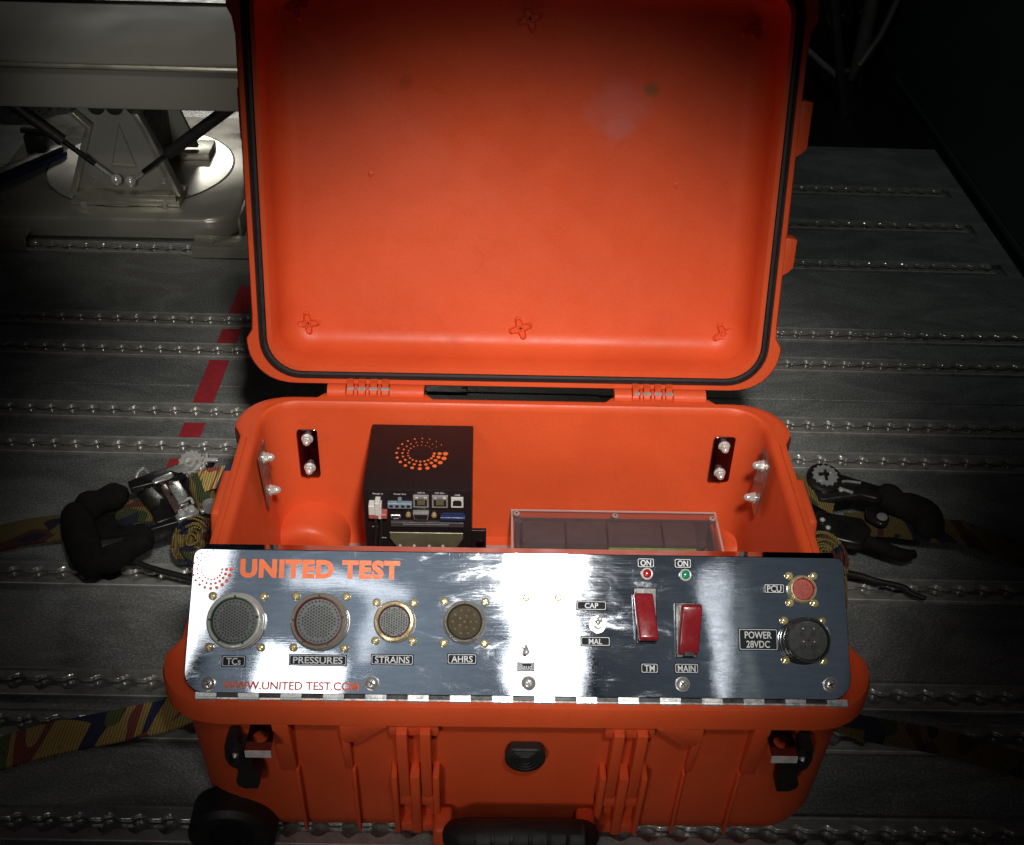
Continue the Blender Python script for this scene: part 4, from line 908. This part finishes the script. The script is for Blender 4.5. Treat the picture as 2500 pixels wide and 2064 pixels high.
b = B('steel'); b.tube([(.371, .4415, .0675), (.386, .4440, .0675), (.402, .4420, .067)], .0016, 8); b.build('spring', rt)
b = B('steel'); b.tube([(.374, .432, .0675), (.389, .424, .067)], .0018, 8); b.build('spring', rt)
b = B('foam'); b.tube([(.4180, .4270, .058), (.4320, .4300, .056), (.4430, .4235, .052), (.4590, .4205, .048), (.4710, .4110, .045), (.4720, .3960, .042), (.4600, .3850, .040)], [.008, .0165, .0145, .0175, .0195, .0185, .008], 16, sub=5); b.build('grip', rt, smooth=70)
slab('blackmetal', [(.4050, .4180), (.4180, .4170), (.4290, .4020), (.4240, .3900), (.4150, .3880), (.4020, .4010)], .045, .052, rt, 'latch_ear', bevel=.003)
b = B('foam'); b.tube([(.3900, .3830, .034), (.4100, .3720, .034), (.4350, .3600, .032), (.4500, .3620, .032)], [.009, .008, .0075, .005], 12, sub=5); b.build('grip_arm', rt, smooth=70)
b = B('steel'); b.T = Matrix.Translation((.4190, .4000, .0522)); b.lathe([(.0062, 0), (.0058, .0014), (.0030, .0020)], 18); b.build('rivet', rt)
st = thing('camo_strap', 'camouflage strap running from the right buckle to the right edge', 'strap', (.5, .4, 0))
camo_strap([(.385, .405, .036), (.430, .4050, .036), (.470, .3960, .038), (.510, .3905, .040), (.550, .3680, .038), (.62, .340, .026), (.80, .27, .004)], .0195, .0022, st, mat='camo_shaded')
camo_strap([(.368, .418, .056), (.340, .428, .066), (.312, .436, .076), (.286, .436, .084), (.268, .430, .086)], .0185, .0022, st)
rl = roll(Matrix.Translation((.3370, .342, .040)) @ Matrix.Rotation(R(25), 4, 'X') @ Matrix.Rotation(R(15), 4, 'Y'), .003, .0300, 7, .014, 'coiled roll of dark webbing beside the right side of the case', 'strap_roll')
tail = thing('strap_tail', 'loose webbing folded behind the right edge of the panel', 'strap', (.33, .27, 0))
camo_strap([(.345, .330, .040), (.338, .290, .034), (.325, .250, .028), (.308, .222, .018), (.290, .205, .010)], .0190, .0022, tail)
tie = thing('cable_tie', 'black cord end sticking out over the right floor track', 'cord', (.41, .33, 0))
b = B('black'); b.tube([(.330, .338, .032), (.3789, .3350, .024), (.4015, .3280, .022), (.4280, .3220, .020), (.4360, .316, .017), (.4500, .3067, .018)], [.0045, .004, .0033, .0033, .003, .0025], 8, sub=4); b.build('cord', tie, smooth=60)
st = thing('camo_strap', 'striped camouflage strap leaving the right front corner of the case', 'strap', (.37, .11, 0))
camo_strap([(.262, .152, .044), (.300, .133, .034), (.332, .122, .030), (.3635, .1157, .030), (.4037, .107, .030), (.46, .092, .024), (.6, .05, .004)], .0150, .0022, st, mat='camo_shaded')

# ------------------------------------------------------------------ seat pedestal behind on the left
ped = thing('pedestal', 'aluminium pedestal on a rounded base plate holding up a grey slab', 'pedestal', (-.62, 1.25, 0))
b = B('plate_metal'); pz = .042
def pl(i, z, r): return b.ring([(x, y, z) for x, y in rrect(-.860 + i, 1.105 + i, -.432 - i, 1.52 - i, r, 10)])
rs = [pl(.004, .004, .05), pl(0, .007, .05), pl(0, .034, .05), pl(.002, .039, .05), pl(.007, pz, .046)]
for a, c in zip(rs, rs[1:]): b.bridge(a, c)
b.F(rs[0][::-1]); b.F(rs[-1]); bp = b.build('base_plate', ped, smooth=35)
b = B('whitedisc'); b.T = Matrix.Translation((-.627, 1.297, 0)); b.lathe([(.155, pz - .001), (.155, pz + .0005), (.154, pz + .0011), (.001, pz + .0011)], 64, caps=False); b.build('turntable_disc', ped, smooth=30)
b = B('dark_hole'); b.T = Matrix.Translation((-.627, 1.297, 0)); b.lathe([(.1575, pz + .0001), (.1575, pz + .0006), (.1552, pz + .0006), (.1552, pz + .0001)], 64, caps=False); b.build('disc_gap', ped)
prof = [(-.694, .060), (-.676, .110), (-.6494, .173), (-.672, .196), (-.685, .225), (-.560, .225), (-.584, .196), (-.5729, .170), (-.5529, .110), (-.5359, .060)]
for nm, y0, mt in (('front_cheek', 1.165, 'painted_grey'), ('rear_cheek', 1.335, 'painted_grey')):
    b = B(mt); b.T = frame((0, y0, 0), (1, 0, 0), (0, 0, 1), (0, -1, 0)); b.prism(prof, -.012, 0); o = b.build(nm, ped, bevel=.002)
    if nm == 'front_cheek':
        b = B('dark_hole', 'painted_grey'); b.T = frame((0, y0 - .0002, 0), (1, 0, 0), (0, 0, 1), (0, -1, 0))
        tri = [(-.6090, .176), (-.6330, .104), (-.5930, .102)]; cx_ = sum(p[0] for p in tri) / 3; cz_ = sum(p[1] for p in tri) / 3
        t2 = [(cx_ + (x - cx_) * .86, cz_ + (z - cz_) * .86) for x, z in tri]; t3 = [(cx_ + (x - cx_) * .95, cz_ + (z - cz_) * .95) for x, z in tri]
        b.cur = 1; A = b.ring([(x, z, .0) for x, z in tri]); C = b.ring([(x, z, .0022) for x, z in t3]); E_ = b.ring([(x, z, .0006) for x, z in t2]); b.bridge(A, C); b.bridge(C, E_); b.F(E_); b.build('pressed_triangle', o)
        for x in (-.6660, -.5560):
            b = B('steel'); b.T = frame((x, y0, .0780), (1, 0, 0), (0, 0, 1), (0, -1, 0)); b.lathe([(.0055, 0), (.0055, .0012), (.003, .0018)], 14); b.build('screw', o)
        for x in (-.640, -.612, -.580):
            b = B('darkgear'); b.T = frame((x, y0, .2020), (1, 0, 0), (0, 0, 1), (0, -1, 0)); b.lathe([(.014, 0), (.014, .002), (.008, .003)], 20); b.build('cap', o)
for s, (xa, xb, xc) in enumerate(((-.694, -.6494, -.672), (-.5359, -.5729, -.584))):   # side webs joining the cheeks
    b = B('alu_dull'); sg = -1 if s == 0 else 1
    A = b.ring([(xa, 1.150, .058), (xb, 1.150, .171), (xc, 1.150, .196), (xc + sg * .010, 1.150, .196), (xb + sg * .010, 1.150, .171), (xa + sg * .010, 1.150, .058)])
    C = b.ring([(xa, 1.172, .058), (xb, 1.172, .171), (xc, 1.172, .196), (xc + sg * .010, 1.172, .196), (xb + sg * .010, 1.172, .171), (xa + sg * .010, 1.172, .058)]); b.F(A[::-1]); b.F(C); b.bridge(A, C); b.build('side_flange', ped, bevel=.001)
b = B('darkgear'); b.box(-.650, 1.19, .06, -.578, 1.33, .21); b.build('inner_web', ped)
b = B('alu_dull'); b.box(-.702, 1.143, pz + .001, -.528, 1.205, pz + .010); b.build('foot_rail', ped, bevel=.001)
b = B('alu_dull'); b.box(-.694, 1.143, .052, -.533, 1.148, .063); b.box(-.694, 1.148, .058, -.533, 1.175, .062); b.build('foot_channel', ped, bevel=.0008)
for x in (-.683, -.552):
    b = B('steel'); b.T = Matrix.Translation((x, 1.150, .044)) @ Matrix.Rotation(R(90), 4, 'X'); b.lathe([(.006, 0), (.006, .008), (.003, .010)], 6); b.build('bolt', ped)
b = B('alu_dull'); b.box(-.702, 1.320, pz + .001, -.515, 1.38, .056); b.build('foot_rail', ped, bevel=.001)
# gas struts
def strut(pb, pe, f0=.10, f1=.36):
    pb, pe = Vector(pb), Vector(pe); d = pe - pb
    b = B('steel'); b.tube([pb + d * .01, pb + d * f0], .0035, 10); s_ = b.build('gas_strut', ped)
    b = B('blackmetal'); b.tube([pb + d * f0, pb + d * f1], .0042, 10); b.build('rod', s_)
    b = B('black'); b.tube([pb + d * f1, pe], .0095, 14); b.build('cylinder', s_)
    b = B('nickel'); b.T = Matrix.Translation(pb); n_ = 8; b.lathe([(.0088 * math.sin(math.pi * (k + .25) / (n_ + .5)), -.0088 * math.cos(math.pi * (k + .25) / (n_ + .5))) for k in range(n_ + 1)], 18); b.build('ball_end', s_, smooth=70)
strut((-.6215, 1.140, .0900), (-.790, 1.135, .245), .17, .42); strut((-.5995, 1.140, .0875), (-.405, 1.135, .232), .12, .34)
slabo = thing('grey_slab', 'grey metal platform slab carried on top of the aluminium pedestal', 'platform', (-.8, 1.25, .21))
b = B('slab_grey'); b.box(-1.50, 1.118, .2160, -.34, 1.60, .2800); sb = b.build('deck', slabo, bevel=.003, seg=3)
b = B('alu_dull'); b.tube([(-1.50, 1.1160, .2835), (-.34, 1.1160, .2795 + .001)], .0040, 10); b.build('edge_bead', slabo)
b = B('slab_grey'); b.box(-1.49, 1.128, .2803, -.342, 1.58, .2860); b.build('upper_sheet', slabo, bevel=.0015)
b = B('darkgear'); b.box(-1.50, 1.40, .2862, -.342, 1.60, .2900); b.build('rear_sheet', slabo)
# base angle pieces, rail and block at the far left
for x0, x1, y0 in ((-.4935, -.39, 1.050), (-.93, -.757, 1.063)):
    o = thing('angle_bar', 'short aluminium angle bar on the floor in front of the base plate ' + ('beside the lid' if x0 > -.6 else 'at far left'), 'angle bar', (x0, y0, 0), 'angle bars')
    b = B('alu_dull'); b.box(x0, y0, .0032, x1, y0 + .003, .0200); b.build('front_leg', o); b = B('alu_dull'); b.box(x0, y0 + .0005, .0200, x1, y0 + .038, .0225); b.build('top_leg', o)
o = thing('floor_bracket', 'small pale bracket with holes beside the base plate and the lid', 'bracket', (-.43, 1.13, 0))
b = B('alu_dull', 'dark_hole'); b.box(-.429, 1.105, .003, -.36, 1.24, .010); b.box(-.429, 1.105, .010, -.425, 1.24, .045); b.cur = 1
for k in range(3): b.lathe([(.0040, .010), (.0040, .0104)], 12, -.4145, 1.122 + k * .030)
b.build('plate', o)
o = thing('guide_rail', 'dark rail with a small clamp crossing the floor at the far left', 'rail', (-.9, 1.25, 0))
b = B('darkgear'); b.T = Matrix.Translation((-.86, 1.20, .0)) @ Matrix.Rotation(R(58), 4, 'Z'); b.box(-.30, -.010, .045, .16, .010, .060); b.build('rail', o, bevel=.002)
b = B('blue'); b.T = Matrix.Translation((-.86, 1.20, .0)) @ Matrix.Rotation(R(58), 4, 'Z'); b.box(-.30, -.016, .044, .16, -.0102, .052); b.build('edge_strip', o)
b = B('darkgear'); b.box(-.835, 1.335, .043, -.800, 1.370, .075); b.box(-.842, 1.345, .075, -.793, 1.360, .083); b.build('clamp', o, bevel=.002)
